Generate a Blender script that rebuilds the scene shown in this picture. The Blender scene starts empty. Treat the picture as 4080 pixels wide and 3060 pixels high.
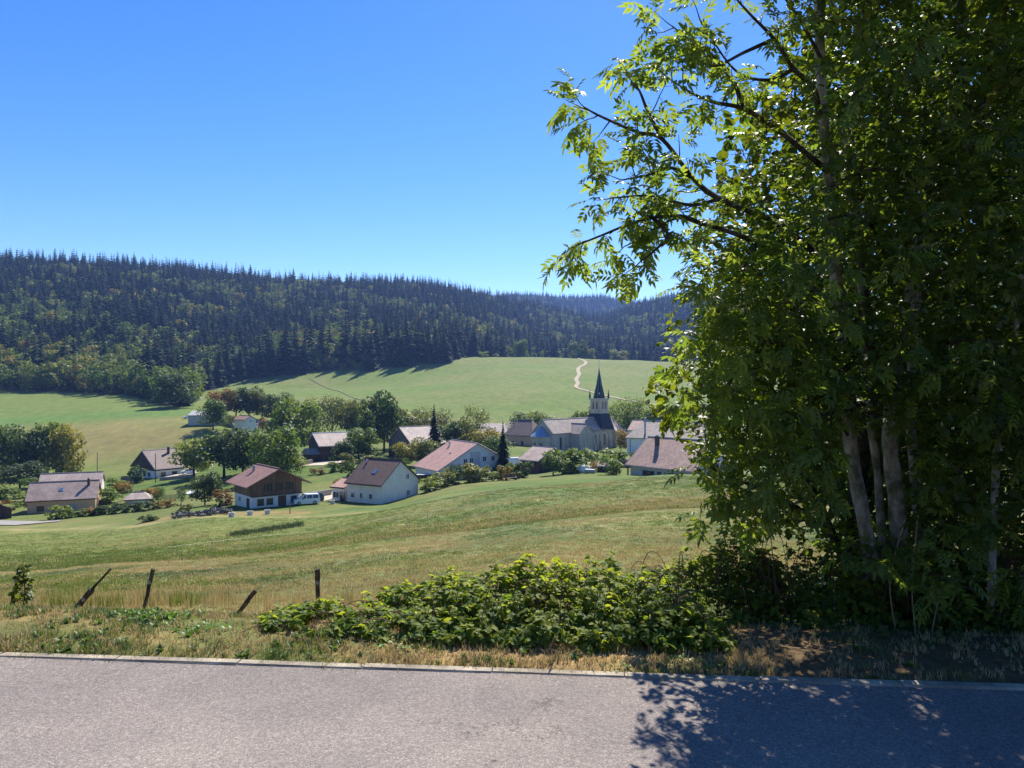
import bpy, math, random
import numpy as np
from math import radians as rad, sin, cos, pi
from mathutils import Vector, Matrix

# ---------------------------------------------------------------- camera, sky, sun, exposure
S = bpy.context.scene
COL = S.collection
CAMZ = 2.2
cam_d = bpy.data.cameras.new('camera'); cam = bpy.data.objects.new('camera', cam_d); COL.objects.link(cam)
cam.location = (0, 0, CAMZ); cam.rotation_euler = (rad(90), 0, 0)
cam_d.sensor_width = 36; cam_d.lens = 27; cam_d.clip_start = 0.05; cam_d.clip_end = 20000
S.camera = cam
SUN_EL, SUN_AZ = 46.0, 15.0                       # azimuth measured from +Y (view direction) to the right
world = bpy.data.worlds.new('World'); S.world = world; world.use_nodes = True
wn = world.node_tree.nodes; wl = world.node_tree.links
bg = wn['Background']; bg.inputs['Strength'].default_value = 0.088
sky = wn.new('ShaderNodeTexSky'); sky.sky_type = 'NISHITA'; sky.sun_disc = False
sky.sun_elevation = rad(SUN_EL); sky.sun_rotation = rad(SUN_AZ)
sky.altitude = 900; sky.air_density = 1.0; sky.dust_density = 0.15; sky.ozone_density = 2.2
hs = wn.new('ShaderNodeHueSaturation'); hs.inputs['Saturation'].default_value = 1.38; hs.inputs['Hue'].default_value = 0.513
wl.new(sky.outputs[0], hs.inputs['Color']); wl.new(hs.outputs[0], bg.inputs['Color'])
sun_d = bpy.data.lights.new('sun', 'SUN'); sun = bpy.data.objects.new('sun', sun_d); COL.objects.link(sun)
sun_d.energy = 4.6; sun_d.angle = rad(0.53); sun_d.color = (1.0, 0.95, 0.86)
sun_vec = Vector((sin(rad(SUN_AZ)) * cos(rad(SUN_EL)), cos(rad(SUN_AZ)) * cos(rad(SUN_EL)), sin(rad(SUN_EL))))
sun.rotation_euler = sun_vec.to_track_quat('Z', 'Y').to_euler(); sun.location = (0, 0, 60)
S.view_settings.view_transform = 'Standard'; S.view_settings.look = 'None'
S.view_settings.exposure = 1.05; S.view_settings.gamma = 1.0; S.view_settings.use_curve_mapping = False
S.cycles.max_bounces = 8; S.cycles.diffuse_bounces = 3; S.cycles.transmission_bounces = 4
S.cycles.transparent_max_bounces = 8; S.cycles.volume_bounces = 0
S.cycles.use_denoising = True
S.cycles.sample_clamp_indirect = 6

rng = np.random.default_rng(7)
random.seed(7)

# ---------------------------------------------------------------- materials
MATS = {}
def newmat(name):
    m = bpy.data.materials.new(name); m.use_nodes = True
    nt = m.node_tree; b = nt.nodes['Principled BSDF']
    MATS[name] = m
    return m, nt.nodes, nt.links, b
def noise(n, l, vec, scale, detail=4, rough=.55):
    t = n.new('ShaderNodeTexNoise'); t.inputs['Scale'].default_value = scale
    t.inputs['Detail'].default_value = detail; t.inputs['Roughness'].default_value = rough
    if vec is not None: l.new(vec, t.inputs['Vector'])
    return t
def ramp(n, l, src, stops):
    r = n.new('ShaderNodeValToRGB')
    e = r.color_ramp.elements
    while len(e) < len(stops): e.new(.5)
    for k, (p, c) in enumerate(stops):
        e[k].position = p; e[k].color = (*c, 1) if len(c) == 3 else c
    l.new(src, r.inputs['Fac']); return r
def mix(n, l, fac, a, b, mode='MIX'):
    m = n.new('ShaderNodeMix'); m.data_type = 'RGBA'; m.blend_type = mode
    for sock, v in ((m.inputs[0], fac), (m.inputs[6], a), (m.inputs[7], b)):
        if isinstance(v, (int, float)): sock.default_value = v
        elif isinstance(v, tuple): sock.default_value = (*v, 1) if len(v) == 3 else v
        else: l.new(v, sock)
    return m.outputs[2]
def bump(n, l, b, h, strength=.3, dist=.02):
    k = n.new('ShaderNodeBump'); k.inputs['Strength'].default_value = strength; k.inputs['Distance'].default_value = dist
    l.new(h, k.inputs['Height']); l.new(k.outputs[0], b.inputs['Normal'])
def objco(n):
    return n.new('ShaderNodeTexCoord').outputs['Object']
def simple(name, col, rough=.8, var=.25, scale=6., spec=.3, metal=0., bmp=0., stretch=None):
    m, n, l, b = newmat(name)
    co = objco(n)
    if stretch:
        mp = n.new('ShaderNodeMapping'); mp.inputs['Scale'].default_value = stretch; l.new(co, mp.inputs['Vector']); co = mp.outputs[0]
    t = noise(n, l, co, scale, 5, .6)
    lo = tuple(c * (1 - var) for c in col); hi = tuple(min(1, c * (1 + var)) for c in col)
    r = ramp(n, l, t.outputs['Fac'], [(.3, lo), (.7, hi)])
    l.new(r.outputs[0], b.inputs['Base Color'])
    b.inputs['Roughness'].default_value = rough; b.inputs['Metallic'].default_value = metal
    b.inputs['Specular IOR Level'].default_value = spec
    if bmp: bump(n, l, b, t.outputs['Fac'], bmp, .02)
    return m
def foliage(name, a, bcol, transl=.4, tcol=None, rough=.45, spec=.35, src='tint', mul=1.0, nz=None):
    """leaf surface: colour between a and bcol; src: 'tint' attribute, 'rand' per instance, 'obj' object colour"""
    m, n, l, b = newmat(name)
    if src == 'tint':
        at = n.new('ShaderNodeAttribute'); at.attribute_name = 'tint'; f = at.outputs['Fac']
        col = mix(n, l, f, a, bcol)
    elif src == 'rand':
        oi = n.new('ShaderNodeObjectInfo'); col = mix(n, l, oi.outputs['Random'], a, bcol)
        at = n.new('ShaderNodeAttribute'); at.attribute_name = 'tint'
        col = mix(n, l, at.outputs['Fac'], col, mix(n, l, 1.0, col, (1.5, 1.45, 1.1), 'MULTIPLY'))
    else:
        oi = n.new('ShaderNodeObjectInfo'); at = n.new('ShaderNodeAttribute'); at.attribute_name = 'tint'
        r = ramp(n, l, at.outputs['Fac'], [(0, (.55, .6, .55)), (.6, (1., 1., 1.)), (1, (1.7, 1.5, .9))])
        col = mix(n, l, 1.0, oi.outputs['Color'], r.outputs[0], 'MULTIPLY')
    l.new(col, b.inputs['Base Color']); b.inputs['Roughness'].default_value = rough
    b.inputs['Specular IOR Level'].default_value = spec
    tr = n.new('ShaderNodeBsdfTranslucent')
    tc = mix(n, l, 1.0, col, tcol or (1.35, 1.3, .55), 'MULTIPLY'); l.new(tc, tr.inputs['Color'])
    ms = n.new('ShaderNodeMixShader'); ms.inputs[0].default_value = transl
    l.new(b.outputs[0], ms.inputs[1]); l.new(tr.outputs[0], ms.inputs[2])
    l.new(ms.outputs[0], n['Material Output'].inputs['Surface'])
    return m
def glassmat(name, col=(.03, .04, .05)):
    m, n, l, b = newmat(name)
    b.inputs['Base Color'].default_value = (*col, 1); b.inputs['Roughness'].default_value = .06
    b.inputs['Specular IOR Level'].default_value = .6
    return m
def tilemat(name, col, col2, row=.34, colw=.24, weather=.5):
    """clay tile roof: courses along the slope, per-tile shade, lichen and soot patches"""
    m, n, l, b = newmat(name)
    co = objco(n)
    mp = n.new('ShaderNodeMapping'); mp.inputs['Scale'].default_value = (1 / colw, 1 / row, 1 / row); l.new(co, mp.inputs['Vector'])
    br = n.new('ShaderNodeTexBrick'); br.offset = 0.5; br.inputs['Scale'].default_value = 1.0
    br.inputs['Mortar Size'].default_value = .06; br.inputs['Brick Width'].default_value = 1.0; br.inputs['Row Height'].default_value = 1.0
    br.inputs['Color1'].default_value = (*col, 1); br.inputs['Color2'].default_value = (*col2, 1)
    br.inputs['Mortar'].default_value = tuple(c * .35 for c in col) + (1,)
    l.new(mp.outputs[0], br.inputs['Vector'])
    t = noise(n, l, co, .55, 6, .65)
    r = ramp(n, l, t.outputs['Fac'], [(.35, (.62, .6, .6)), (.6, (1.1, 1.08, 1.05))])
    c = mix(n, l, weather, br.outputs['Color'], r.outputs[0], 'MULTIPLY')
    t2 = noise(n, l, co, 9, 3, .7)
    r2 = ramp(n, l, t2.outputs['Fac'], [(.3, (.75, .75, .75)), (.7, (1.2, 1.2, 1.2))])
    c = mix(n, l, 1.0, c, r2.outputs[0], 'MULTIPLY')
    l.new(c, b.inputs['Base Color']); b.inputs['Roughness'].default_value = .7; b.inputs['Specular IOR Level'].default_value = .4
    w = n.new('ShaderNodeTexWave'); w.bands_direction = 'Y'; w.wave_profile = 'SAW'
    w.inputs['Scale'].default_value = 1 / row / (2 * pi) * 3.14159 * 2 / 6.2832 * 3.1416; l.new(co, w.inputs['Vector'])
    bump(n, l, b, br.outputs['Fac'], .5, -.03)
    return m
def plaster(name, col, dirt=.3):
    m, n, l, b = newmat(name)
    co = objco(n)
    t = noise(n, l, co, .9, 7, .65)
    r = ramp(n, l, t.outputs['Fac'], [(.3, tuple(c * (1 - dirt) for c in col)), (.6, col)])
    t2 = noise(n, l, co, 14, 3, .6)
    r2 = ramp(n, l, t2.outputs['Fac'], [(.3, (.92, .92, .92)), (.7, (1.04, 1.04, 1.04))])
    l.new(mix(n, l, 1.0, r.outputs[0], r2.outputs[0], 'MULTIPLY'), b.inputs['Base Color'])
    b.inputs['Roughness'].default_value = .9; b.inputs['Specular IOR Level'].default_value = .15
    bump(n, l, b, t2.outputs['Fac'], .15, .02)
    return m
def plankmat(name, col, w=.16):
    m, n, l, b = newmat(name)
    co = objco(n)
    mp = n.new('ShaderNodeMapping'); mp.inputs['Scale'].default_value = (1 / w, 1 / w, .25); l.new(co, mp.inputs['Vector'])
    v = n.new('ShaderNodeTexVoronoi'); v.inputs['Scale'].default_value = 1.0; l.new(mp.outputs[0], v.inputs['Vector'])
    hsv = n.new('ShaderNodeSeparateColor'); l.new(v.outputs['Color'], hsv.inputs[0])
    r = ramp(n, l, hsv.outputs[0], [(0, tuple(c * .55 for c in col)), (1, tuple(c * 1.35 for c in col))])
    t = noise(n, l, co, .7, 5); r2 = ramp(n, l, t.outputs['Fac'], [(.3, (.7, .72, .75)), (.7, (1.15, 1.1, 1.0))])
    l.new(mix(n, l, 1.0, r.outputs[0], r2.outputs[0], 'MULTIPLY'), b.inputs['Base Color'])
    b.inputs['Roughness'].default_value = .85
    return m
def barkmat(name, c1, c2, scale=9):
    m, n, l, b = newmat(name)
    co = objco(n); mp = n.new('ShaderNodeMapping'); mp.inputs['Scale'].default_value = (1, 1, .35); l.new(co, mp.inputs['Vector'])
    t = noise(n, l, mp.outputs[0], scale, 8, .7); t2 = noise(n, l, co, scale * .35, 4, .6)
    r = ramp(n, l, t.outputs['Fac'], [(.35, c1), (.62, c2)])
    r2 = ramp(n, l, t2.outputs['Fac'], [(.4, (.45, .5, .4)), (.58, (1.1, 1.1, 1.1))])
    l.new(mix(n, l, 1.0, r.outputs[0], r2.outputs[0], 'MULTIPLY'), b.inputs['Base Color'])
    b.inputs['Roughness'].default_value = .9; b.inputs['Specular IOR Level'].default_value = .15
    bump(n, l, b, t.outputs['Fac'], .6, .02)
    return m

# ---------------------------------------------------------------- object helpers
def tag(o, label=None, cat=None, group=None, kind=None):
    if label: o['label'] = label
    if cat: o['category'] = cat
    if group: o['group'] = group
    if kind: o['kind'] = kind
    return o
def empty(name, loc=(0, 0, 0), rz=0):
    o = bpy.data.objects.new(name, None); COL.objects.link(o); o.location = loc; o.rotation_euler = (0, 0, rz); o.empty_display_size = .3
    return o
def link(name, me, parent=None, loc=None, rot=None):
    o = bpy.data.objects.new(name, me); COL.objects.link(o)
    if parent is not None: o.parent = parent
    if loc is not None: o.location = loc
    if rot is not None: o.rotation_euler = rot
    return o
def npmesh(name, V, polys, mats=(), midx=None, tint=None, smooth=False, col=None):
    """V (n,3); polys: list of int arrays (m,k)"""
    me = bpy.data.meshes.new(name)
    V = np.asarray(V, np.float32)
    polys = [np.asarray(p, np.int32) for p in polys if len(p)]
    nl = sum(p.size for p in polys); npol = sum(len(p) for p in polys)
    me.vertices.add(len(V)); me.vertices.foreach_set('co', V.ravel())
    me.loops.add(nl); me.loops.foreach_set('vertex_index', np.concatenate([p.ravel() for p in polys]))
    me.polygons.add(npol)
    tot = np.concatenate([np.full(len(p), p.shape[1], np.int32) for p in polys])
    st = np.concatenate([[0], np.cumsum(tot)[:-1]]).astype(np.int32)
    me.polygons.foreach_set('loop_start', st)
    if midx is not None: me.polygons.foreach_set('material_index', np.asarray(midx, np.int32))
    if smooth: me.polygons.foreach_set('use_smooth', np.ones(npol, bool))
    for m in mats: me.materials.append(m)
    if tint is not None:
        a = me.attributes.new('tint', 'FLOAT', 'POINT'); a.data.foreach_set('value', np.asarray(tint, np.float32))
    if col is not None:
        a = me.attributes.new('zone', 'FLOAT_COLOR', 'POINT'); a.data.foreach_set('color', np.asarray(col, np.float32).ravel())
    me.update(calc_edges=True); me.validate()
    return me
class MB:
    """collects boxes, prisms and tubes into one mesh"""
    def __init__(s): s.v = []; s.f = []; s.m = []
    def add(s, V, F, mi=0, M=None):
        k = len(s.v)
        for p in V: s.v.append(tuple(M @ Vector(p)) if M is not None else tuple(p))
        for f in F: s.f.append(tuple(i + k for i in f)); s.m.append(mi)
        return s
    def box(s, c, d, mi=0, M=None, rz=0):
        x, y, z = (d[0] / 2, d[1] / 2, d[2] / 2)
        V = [(-x, -y, -z), (x, -y, -z), (x, y, -z), (-x, y, -z), (-x, -y, z), (x, -y, z), (x, y, z), (-x, y, z)]
        if rz: V = [(a * cos(rz) - b * sin(rz), a * sin(rz) + b * cos(rz), e) for a, b, e in V]
        V = [(a + c[0], b + c[1], e + c[2]) for a, b, e in V]
        return s.add(V, [(0, 3, 2, 1), (4, 5, 6, 7), (0, 1, 5, 4), (1, 2, 6, 5), (2, 3, 7, 6), (3, 0, 4, 7)], mi, M)
    def prism(s, prof, x0, x1, mi=0, M=None):
        """profile of (y,z), extruded along x"""
        n = len(prof)
        V = [(x0, y, z) for y, z in prof] + [(x1, y, z) for y, z in prof]
        F = [tuple(range(n))[::-1], tuple(range(n, 2 * n))] + [(i, (i + 1) % n, n + (i + 1) % n, n + i) for i in range(n)]
        return s.add(V, F, mi, M)
    def loft(s, rings, mi=0, cap=True, M=None):
        n = len(rings[0]); V = [p for r in rings for p in r]; F = []
        for k in range(len(rings) - 1):
            for i in range(n): F.append((k * n + i, k * n + (i + 1) % n, (k + 1) * n + (i + 1) % n, (k + 1) * n + i))
        if cap: F += [tuple(range(n))[::-1], tuple(range((len(rings) - 1) * n, len(rings) * n))]
        return s.add(V, F, mi, M)
    def lathe(s, prof, c=(0, 0, 0), n=10, mi=0, M=None, ph=0, ax='z'):
        rings = []
        for r, z in prof:
            if ax == 'z': rings.append([(c[0] + r * cos(ph + 2 * pi * i / n), c[1] + r * sin(ph + 2 * pi * i / n), c[2] + z) for i in range(n)])
            else: rings.append([(c[0] + z, c[1] + r * cos(ph + 2 * pi * i / n), c[2] + r * sin(ph + 2 * pi * i / n)) for i in range(n)])
        return s.loft(rings, mi, True, M)
    def tube(s, pts, rad_, n=6, mi=0):
        pts = [Vector(p) for p in pts]
        if not hasattr(rad_, '__len__'): rad_ = [rad_] * len(pts)
        rings = []; up = Vector((.13, .21, .97))
        for i, p in enumerate(pts):
            d = (pts[min(i + 1, len(pts) - 1)] - pts[max(i - 1, 0)])
            if d.length < 1e-9: d = Vector((0, 0, 1))
            d.normalize(); a = d.cross(up)
            if a.length < 1e-3: a = d.cross(Vector((1, 0, 0)))
            a.normalize(); b = d.cross(a)
            rings.append([tuple(p + (a * cos(2 * pi * k / n) + b * sin(2 * pi * k / n)) * rad_[i]) for k in range(n)])
        return s.loft(rings, mi)
    def build(s, name, mats, parent=None, loc=None, rz=None, smooth=False):
        me = bpy.data.meshes.new(name); me.from_pydata(s.v, [], s.f)
        if not isinstance(mats, (list, tuple)): mats = [mats]
        for m in mats: me.materials.append(m)
        me.polygons.foreach_set('material_index', np.array(s.m, np.int32))
        if smooth: me.polygons.foreach_set('use_smooth', np.ones(len(s.f), bool))
        me.update()
        return link(name, me, parent, loc, (0, 0, rz) if rz is not None else None)

# ---------------------------------------------------------------- terrain heights
def pchip(x, y, xi):
    x = np.asarray(x, float); y = np.asarray(y, float); h = np.diff(x); dl = np.diff(y) / h
    d = np.zeros_like(y)
    for k in range(1, len(x) - 1):
        if dl[k - 1] * dl[k] > 0:
            w1 = 2 * h[k] + h[k - 1]; w2 = h[k] + 2 * h[k - 1]; d[k] = (w1 + w2) / (w1 / dl[k - 1] + w2 / dl[k])
    d[0] = dl[0]; d[-1] = dl[-1]
    i = np.clip(np.searchsorted(x, xi) - 1, 0, len(x) - 2); t = (xi - x[i]) / h[i]
    return ((1 + 2 * t) * (1 - t) ** 2) * y[i] + t * (1 - t) ** 2 * h[i] * d[i] + t * t * (3 - 2 * t) * y[i + 1] + t * t * (t - 1) * h[i] * d[i + 1]
# valley cross-sections: direction (x/y at the road), then distance from the road : height
SECT = {
 -1.30: [(11, -1.), (40, -7.5), (100, -19), (165, -26), (240, -26), (320, -16), (480, 0), (700, 60), (1100, 165), (1400, 200), (2600, 210), (4000, 220)],
 -.667: [(11, -1.), (40, -7.5), (100, -18), (165, -25), (240, -26), (320, -17), (480, -3), (700, 55), (1100, 162), (1300, 180), (2600, 200), (4000, 220)],
 -.500: [(11, -1.), (40, -7), (100, -17.5), (165, -23.8), (230, -25.6), (300, -15), (400, -8), (480, -2), (700, 50), (1150, 162), (1400, 180), (2600, 200), (4000, 220)],
 -.400: [(11, -1.), (40, -6.8), (100, -16), (135, -19.5), (170, -22), (230, -23.5), (300, -12.8), (400, -8.5), (560, 0), (700, 30), (1150, 154), (1400, 175), (2600, 200), (4000, 220)],
 -.302: [(11, -1.), (40, -6.5), (90, -14.9), (135, -19.1), (180, -20), (230, -20.5), (330, -15), (450, -6), (560, -1), (625, 11), (700, 28), (850, 60), (1200, 150), (1450, 165), (2600, 200), (4000, 220)],
 -.167: [(11, -1.), (40, -5.8), (90, -13), (140, -19), (175, -19.3), (230, -19.5), (330, -16), (450, -6), (560, 2), (625, 13), (680, 32), (760, 42), (900, 66), (1400, 170), (1700, 180), (2600, 220), (4000, 240)],
 -.068: [(11, -1.), (40, -5.4), (90, -11.5), (140, -16.4), (175, -18.9), (230, -20), (330, -17), (450, -4), (580, 9), (650, 20), (720, 30), (760, 34), (900, 58), (1500, 166), (1800, 172), (2600, 240), (4000, 260)],
 .000: [(11, -1.), (40, -5), (80, -9.3), (130, -14.6), (175, -18.6), (265, -21), (330, -18), (450, -3), (600, 16), (720, 29.5), (850, 27), (1000, 45), (1700, 168), (2000, 170), (2700, 304), (4000, 300)],
 .115: [(11, -1.), (40, -4.5), (80, -8.5), (130, -13.8), (160, -16), (225, -18), (265, -20.8), (330, -19), (450, -5), (600, 13), (700, 24), (850, 20), (1000, 35), (1800, 140), (2200, 150), (3000, 325), (4000, 300)],
 .193: [(11, -1.), (40, -4.2), (80, -8), (130, -13), (150, -15.4), (225, -17.8), (330, -18), (450, -6), (600, 11), (700, 22.5), (850, 20), (1000, 35), (1900, 196), (2400, 205), (3200, 310), (4000, 300)],
 .400: [(11, -1.), (40, -4.), (80, -7.3), (130, -12.2), (225, -17), (330, -16), (450, -6), (600, 10), (700, 22), (850, 22), (1000, 40), (1900, 215), (3200, 300), (4000, 300)],
 1.30: [(11, -1.), (40, -3.5), (80, -6), (130, -9), (225, -13), (330, -12), (450, -3), (600, 14), (700, 26), (850, 30), (1000, 50), (1900, 220), (3200, 300), (4000, 300)],
}
US = np.array(sorted(SECT)); LY = np.linspace(math.log(11), math.log(4000), 420); YG = np.exp(LY)
COLS = np.array([pchip([p[0] for p in SECT[u]], [p[1] for p in SECT[u]], YG) for u in US])
UF = np.linspace(-1.3, 1.3, 261)
TAB = np.array([pchip(US, COLS[:, j], UF) for j in range(len(YG))]).T        # (261,420)
for _ in range(6):                                                           # soften across directions
    TAB[1:-1] = .5 * TAB[1:-1] + .25 * (TAB[:-2] + TAB[2:])
def kerb_y(x): return 5.84 - 0.0861 * np.asarray(x, float)
def vnoise(x, y, seed=0):
    """smooth value noise, any array"""
    x = np.asarray(x, float); y = np.asarray(y, float)
    xi = np.floor(x).astype(np.int64); yi = np.floor(y).astype(np.int64); fx = x - xi; fy = y - yi
    fx = fx * fx * (3 - 2 * fx); fy = fy * fy * (3 - 2 * fy)
    def hsh(a, b):
        k = (a * 374761393 + b * 668265263 + seed * 974634777) & 0x7fffffff
        k = ((k ^ (k >> 13)) * 1274126177) & 0x7fffffff
        return ((k ^ (k >> 16)) & 0xffff) / 65535.
    return (hsh(xi, yi) * (1 - fx) + hsh(xi + 1, yi) * fx) * (1 - fy) + (hsh(xi, yi + 1) * (1 - fx) + hsh(xi + 1, yi + 1) * fx) * fy
def fbm(x, y, seed=0, o=4):
    s = 0; a = .5; tot = 0
    for k in range(o): s = s + a * vnoise(x * 2 ** k, y * 2 ** k, seed + k); tot += a; a *= .5
    return s / tot
def H(x, y):
    x = np.asarray(x, float); y = np.asarray(y, float)
    yc = np.maximum(y, 11.); u = np.clip(x / yc, -1.299, 1.299)
    fu = (u + 1.3) / 2.6 * 260; iu = np.clip(fu.astype(int), 0, 259); tu = fu - iu
    fy = (np.log(np.minimum(yc, 3999)) - LY[0]) / (LY[1] - LY[0]); iy = np.clip(fy.astype(int), 0, 418); ty = fy - iy
    far = (TAB[iu, iy] * (1 - tu) + TAB[iu + 1, iy] * tu) * (1 - ty) + (TAB[iu, iy + 1] * (1 - tu) + TAB[iu + 1, iy + 1] * tu) * ty
    far = far - np.where(y < 11, 0.19 * (y - 11), 0)
    s = y - kerb_y(x)
    near = np.interp(s, [-60, -9, -7, -5.6, -5.5, -.1, .02, .11, .16, .5, 1.2, 1.8, 3.0, 5.2, 8], [14, 1.2, .2, 0, -.05, -.05, -.04, -.03, .008, .03, .0, -.17, -.62, -1.08, -1.7])
    t = np.clip((s - 2.4) / 3.6, 0, 1); t = t * t * (3 - 2 * t)
    z = near * (1 - t) + far * t
    und = (fbm(x * .35, y * .35, 3) - .5) * .10 * np.clip((s - .1) / 1.5, 0, 1) + (fbm(x * .03, y * .03, 9) - .5) * 1.0 * np.clip((y - 20) / 80, 0, 1)
    und = und + (fbm(x * .009, y * .009, 5) - .5) * 9 * np.clip((y - 330) / 400, 0, 1)
    return z + und
def h1(x, y): return float(H(x, y))
def P(px, py, d): return ((px - 512) / 768 * d, d, CAMZ - (py - 384) / 768 * d)
def hit(px, py, y0=12, y1=2500):
    ys = np.exp(np.linspace(math.log(y0), math.log(y1), 4000)); xs = (px - 512) / 768 * ys
    zs = CAMZ - (py - 384) / 768 * ys; k = np.argmax(H(xs, ys) >= zs)
    return float(xs[k]), float(ys[k]), float(H(xs[k], ys[k]))

# ---------------------------------------------------------------- ground sheet
def grid_xy():
    ys = np.concatenate([np.linspace(-70, -2, 18), np.arange(-1.5, 5, .5), np.arange(5, 13, .16), np.exp(np.linspace(math.log(13), math.log(4000), 330))])
    uu = np.linspace(-1, 1, 401); uu = .8 * uu + .45 * uu ** 3
    Y, U = np.meshgrid(ys, uu, indexing='ij')
    return U * (np.maximum(Y, 0) * 1.0 + 40), Y
def smooth(a, b, x): t = np.clip((x - a) / (b - a), 0, 1); return t * t * (3 - 2 * t)
FEDGE_U = (np.array([-180, 0, 60, 110, 140, 152, 165, 186, 194, 200, 230, 270, 312, 360, 400, 440, 452, 458, 470, 485, 502, 520, 560, 640, 800, 1100]) - 512) / 768
FEDGE_Y = np.array([480, 478, 470, 455, 430, 405, 385, 385, 410, 500, 590, 618, 630, 630, 636, 648, 660, 690, 705, 720, 745, 830, 860, 880, 880, 880.])
def forest_edge(x, y): return np.interp(x / np.maximum(y, 1), FEDGE_U, FEDGE_Y)
def ground_colour(x, y):
    n1 = fbm(x * .05, y * .05, 11); n2 = fbm(x * .35, y * .35, 21); n3 = fbm(x * 1.6, y * 1.6, 31); n4 = fbm(x * .012, y * .02, 41)
    s = y - kerb_y(x)
    def C(*c): return np.array(c)
    green = C(.125, .168, .052); dry = C(.255, .21, .11); blue = C(.085, .13, .055); olive = C(.155, .165, .05)
    def lerp(a, b, t): return a + (b - a) * t[..., None]
    c = np.broadcast_to(green, x.shape + (3,)).copy()
    # near meadow: parched mix turning green downhill and to the left
    par = np.clip(.62 - smooth(14, 75, y) * .36 + (n1 - .5) * 1.8 + (n2 - .5) * 1.6 + (n3 - .5) * .7, 0, 1)
    m = lerp(np.broadcast_to(green * .95, c.shape), np.broadcast_to(dry, c.shape), par)
    m = lerp(m, np.broadcast_to(blue, c.shape), np.clip((fbm(x * .22, y * .22, 77) - .48) * 3.2, 0, .75))
    c = m
    # mown green band along the lower left of the slope
    band = smooth(20, 44, y - x * -.30) * (1 - smooth(95, 125, y + x * .1)) * smooth(-3, -12, x + y * .05)
    c = lerp(c, np.broadcast_to(C(.145, .168, .048), c.shape), band * np.clip(.75 + (n2 - .5) * .9, 0, 1))
    # swath line and village lawns
    lawn = smooth(108, 124, y + x * .16)
    c = lerp(c, lerp(np.broadcast_to(C(.085, .135, .032), c.shape), np.broadcast_to(C(.17, .165, .065), c.shape), np.clip((n1 - .42) * 2.4 + (n2 - .5), 0, 1)), lawn)
    sw = np.exp(-((y + x * .16 - 108 - (n1 - .5) * 5) / 1.6) ** 2) * smooth(-18, -26, x) * np.clip((n2 - .25) * 2.2, 0, 1)
    c = lerp(c, np.broadcast_to(C(.34, .27, .14), c.shape), sw)
    bare = np.exp(-((y - 121 + (x + 40) * .1) / 3.0) ** 2) * smooth(-62, -54, x) * (1 - smooth(-34, -28, x))
    c = lerp(c, np.broadcast_to(C(.26, .18, .09), c.shape), np.clip(bare * (.5 + n2), 0, .85))
    # fields across the valley
    ff = smooth(245, 300, y)
    u = x / np.maximum(y, 1)
    lf = (1 - smooth(-.43, -.37, u)) * smooth(225, 245, y)
    left = lerp(np.broadcast_to(C(.135, .182, .050), c.shape), np.broadcast_to(C(.22, .195, .08), c.shape), np.clip(.9 - np.abs(y - 285) / 60 + (n1 - .5) * 1.2 + (n4 - .5) * 1.5, 0, 1))
    left = lerp(left, np.broadcast_to(C(.10, .185, .05), c.shape), np.clip(.9 - np.abs(y - 345) / 24 + (n1 - .5), 0, .8))
    right = lerp(np.broadcast_to(C(.122, .178, .044), c.shape), np.broadcast_to(C(.158, .182, .062), c.shape), np.clip(.5 + (n1 - .5) * 1.3 + (n4 - .5) * 2.6 + .22 * np.sin(y * .16 + x * .02 + n1 * 7), 0, 1))
    c = lerp(c, right, ff); c = lerp(c, left, lf)
    # forest floor
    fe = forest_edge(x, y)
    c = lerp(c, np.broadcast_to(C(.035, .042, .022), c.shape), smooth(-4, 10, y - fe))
    # roadside verge: straw, green tufts, bare earth, leaf litter under the trees
    v = 1 - smooth(2.2, 3.4, s)
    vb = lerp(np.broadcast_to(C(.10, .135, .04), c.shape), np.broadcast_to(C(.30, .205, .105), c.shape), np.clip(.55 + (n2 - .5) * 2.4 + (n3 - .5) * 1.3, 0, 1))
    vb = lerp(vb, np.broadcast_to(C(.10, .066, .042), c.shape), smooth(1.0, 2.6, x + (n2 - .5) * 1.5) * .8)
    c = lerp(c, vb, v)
    return np.clip(c * (1 + (n3 - .5)[..., None] * .25), 0.01, 1)
def build_ground():
    X, Y = grid_xy(); Z = H(X, Y); ny, nx = X.shape
    c = ground_colour(X, Y)
    idx = np.arange(ny * nx).reshape(ny, nx)
    q = np.stack([idx[:-1, :-1], idx[:-1, 1:], idx[1:, 1:], idx[1:, :-1]], -1).reshape(-1, 4)
    m, n, l, b = newmat('ground')
    at = n.new('ShaderNodeAttribute'); at.attribute_name = 'zone'; at.attribute_type = 'GEOMETRY'
    co = objco(n)
    t1 = noise(n, l, co, 16, 6, .7); t2 = noise(n, l, co, 2.2, 6, .65); t3 = noise(n, l, co, .22, 6, .7)
    r1 = ramp(n, l, t1.outputs['Fac'], [(.3, (.6, .62, .6)), (.7, (1.4, 1.36, 1.3))])
    r2 = ramp(n, l, t2.outputs['Fac'], [(.3, (.72, .76, .74)), (.7, (1.28, 1.22, 1.15))])
    r3 = ramp(n, l, t3.outputs['Fac'], [(.3, (.74, .80, .78)), (.7, (1.22, 1.16, 1.1))])
    c1 = mix(n, l, 1., at.outputs['Color'], r1.outputs[0], 'MULTIPLY'); c2 = mix(n, l, 1., c1, r2.outputs[0], 'MULTIPLY'); c3 = mix(n, l, 1., c2, r3.outputs[0], 'MULTIPLY')
    l.new(c3, b.inputs['Base Color']); b.inputs['Roughness'].default_value = .95; b.inputs['Specular IOR Level'].default_value = .08
    bump(n, l, b, t1.outputs['Fac'], .5, .04)
    me = npmesh('ground', np.stack([X, Y, Z], -1).reshape(-1, 3), [q], [m], col=np.concatenate([c, np.ones(c.shape[:2] + (1,))], -1).reshape(-1, 4), smooth=True)
    tag(link('ground', me), kind='structure')
build_ground()

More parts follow.
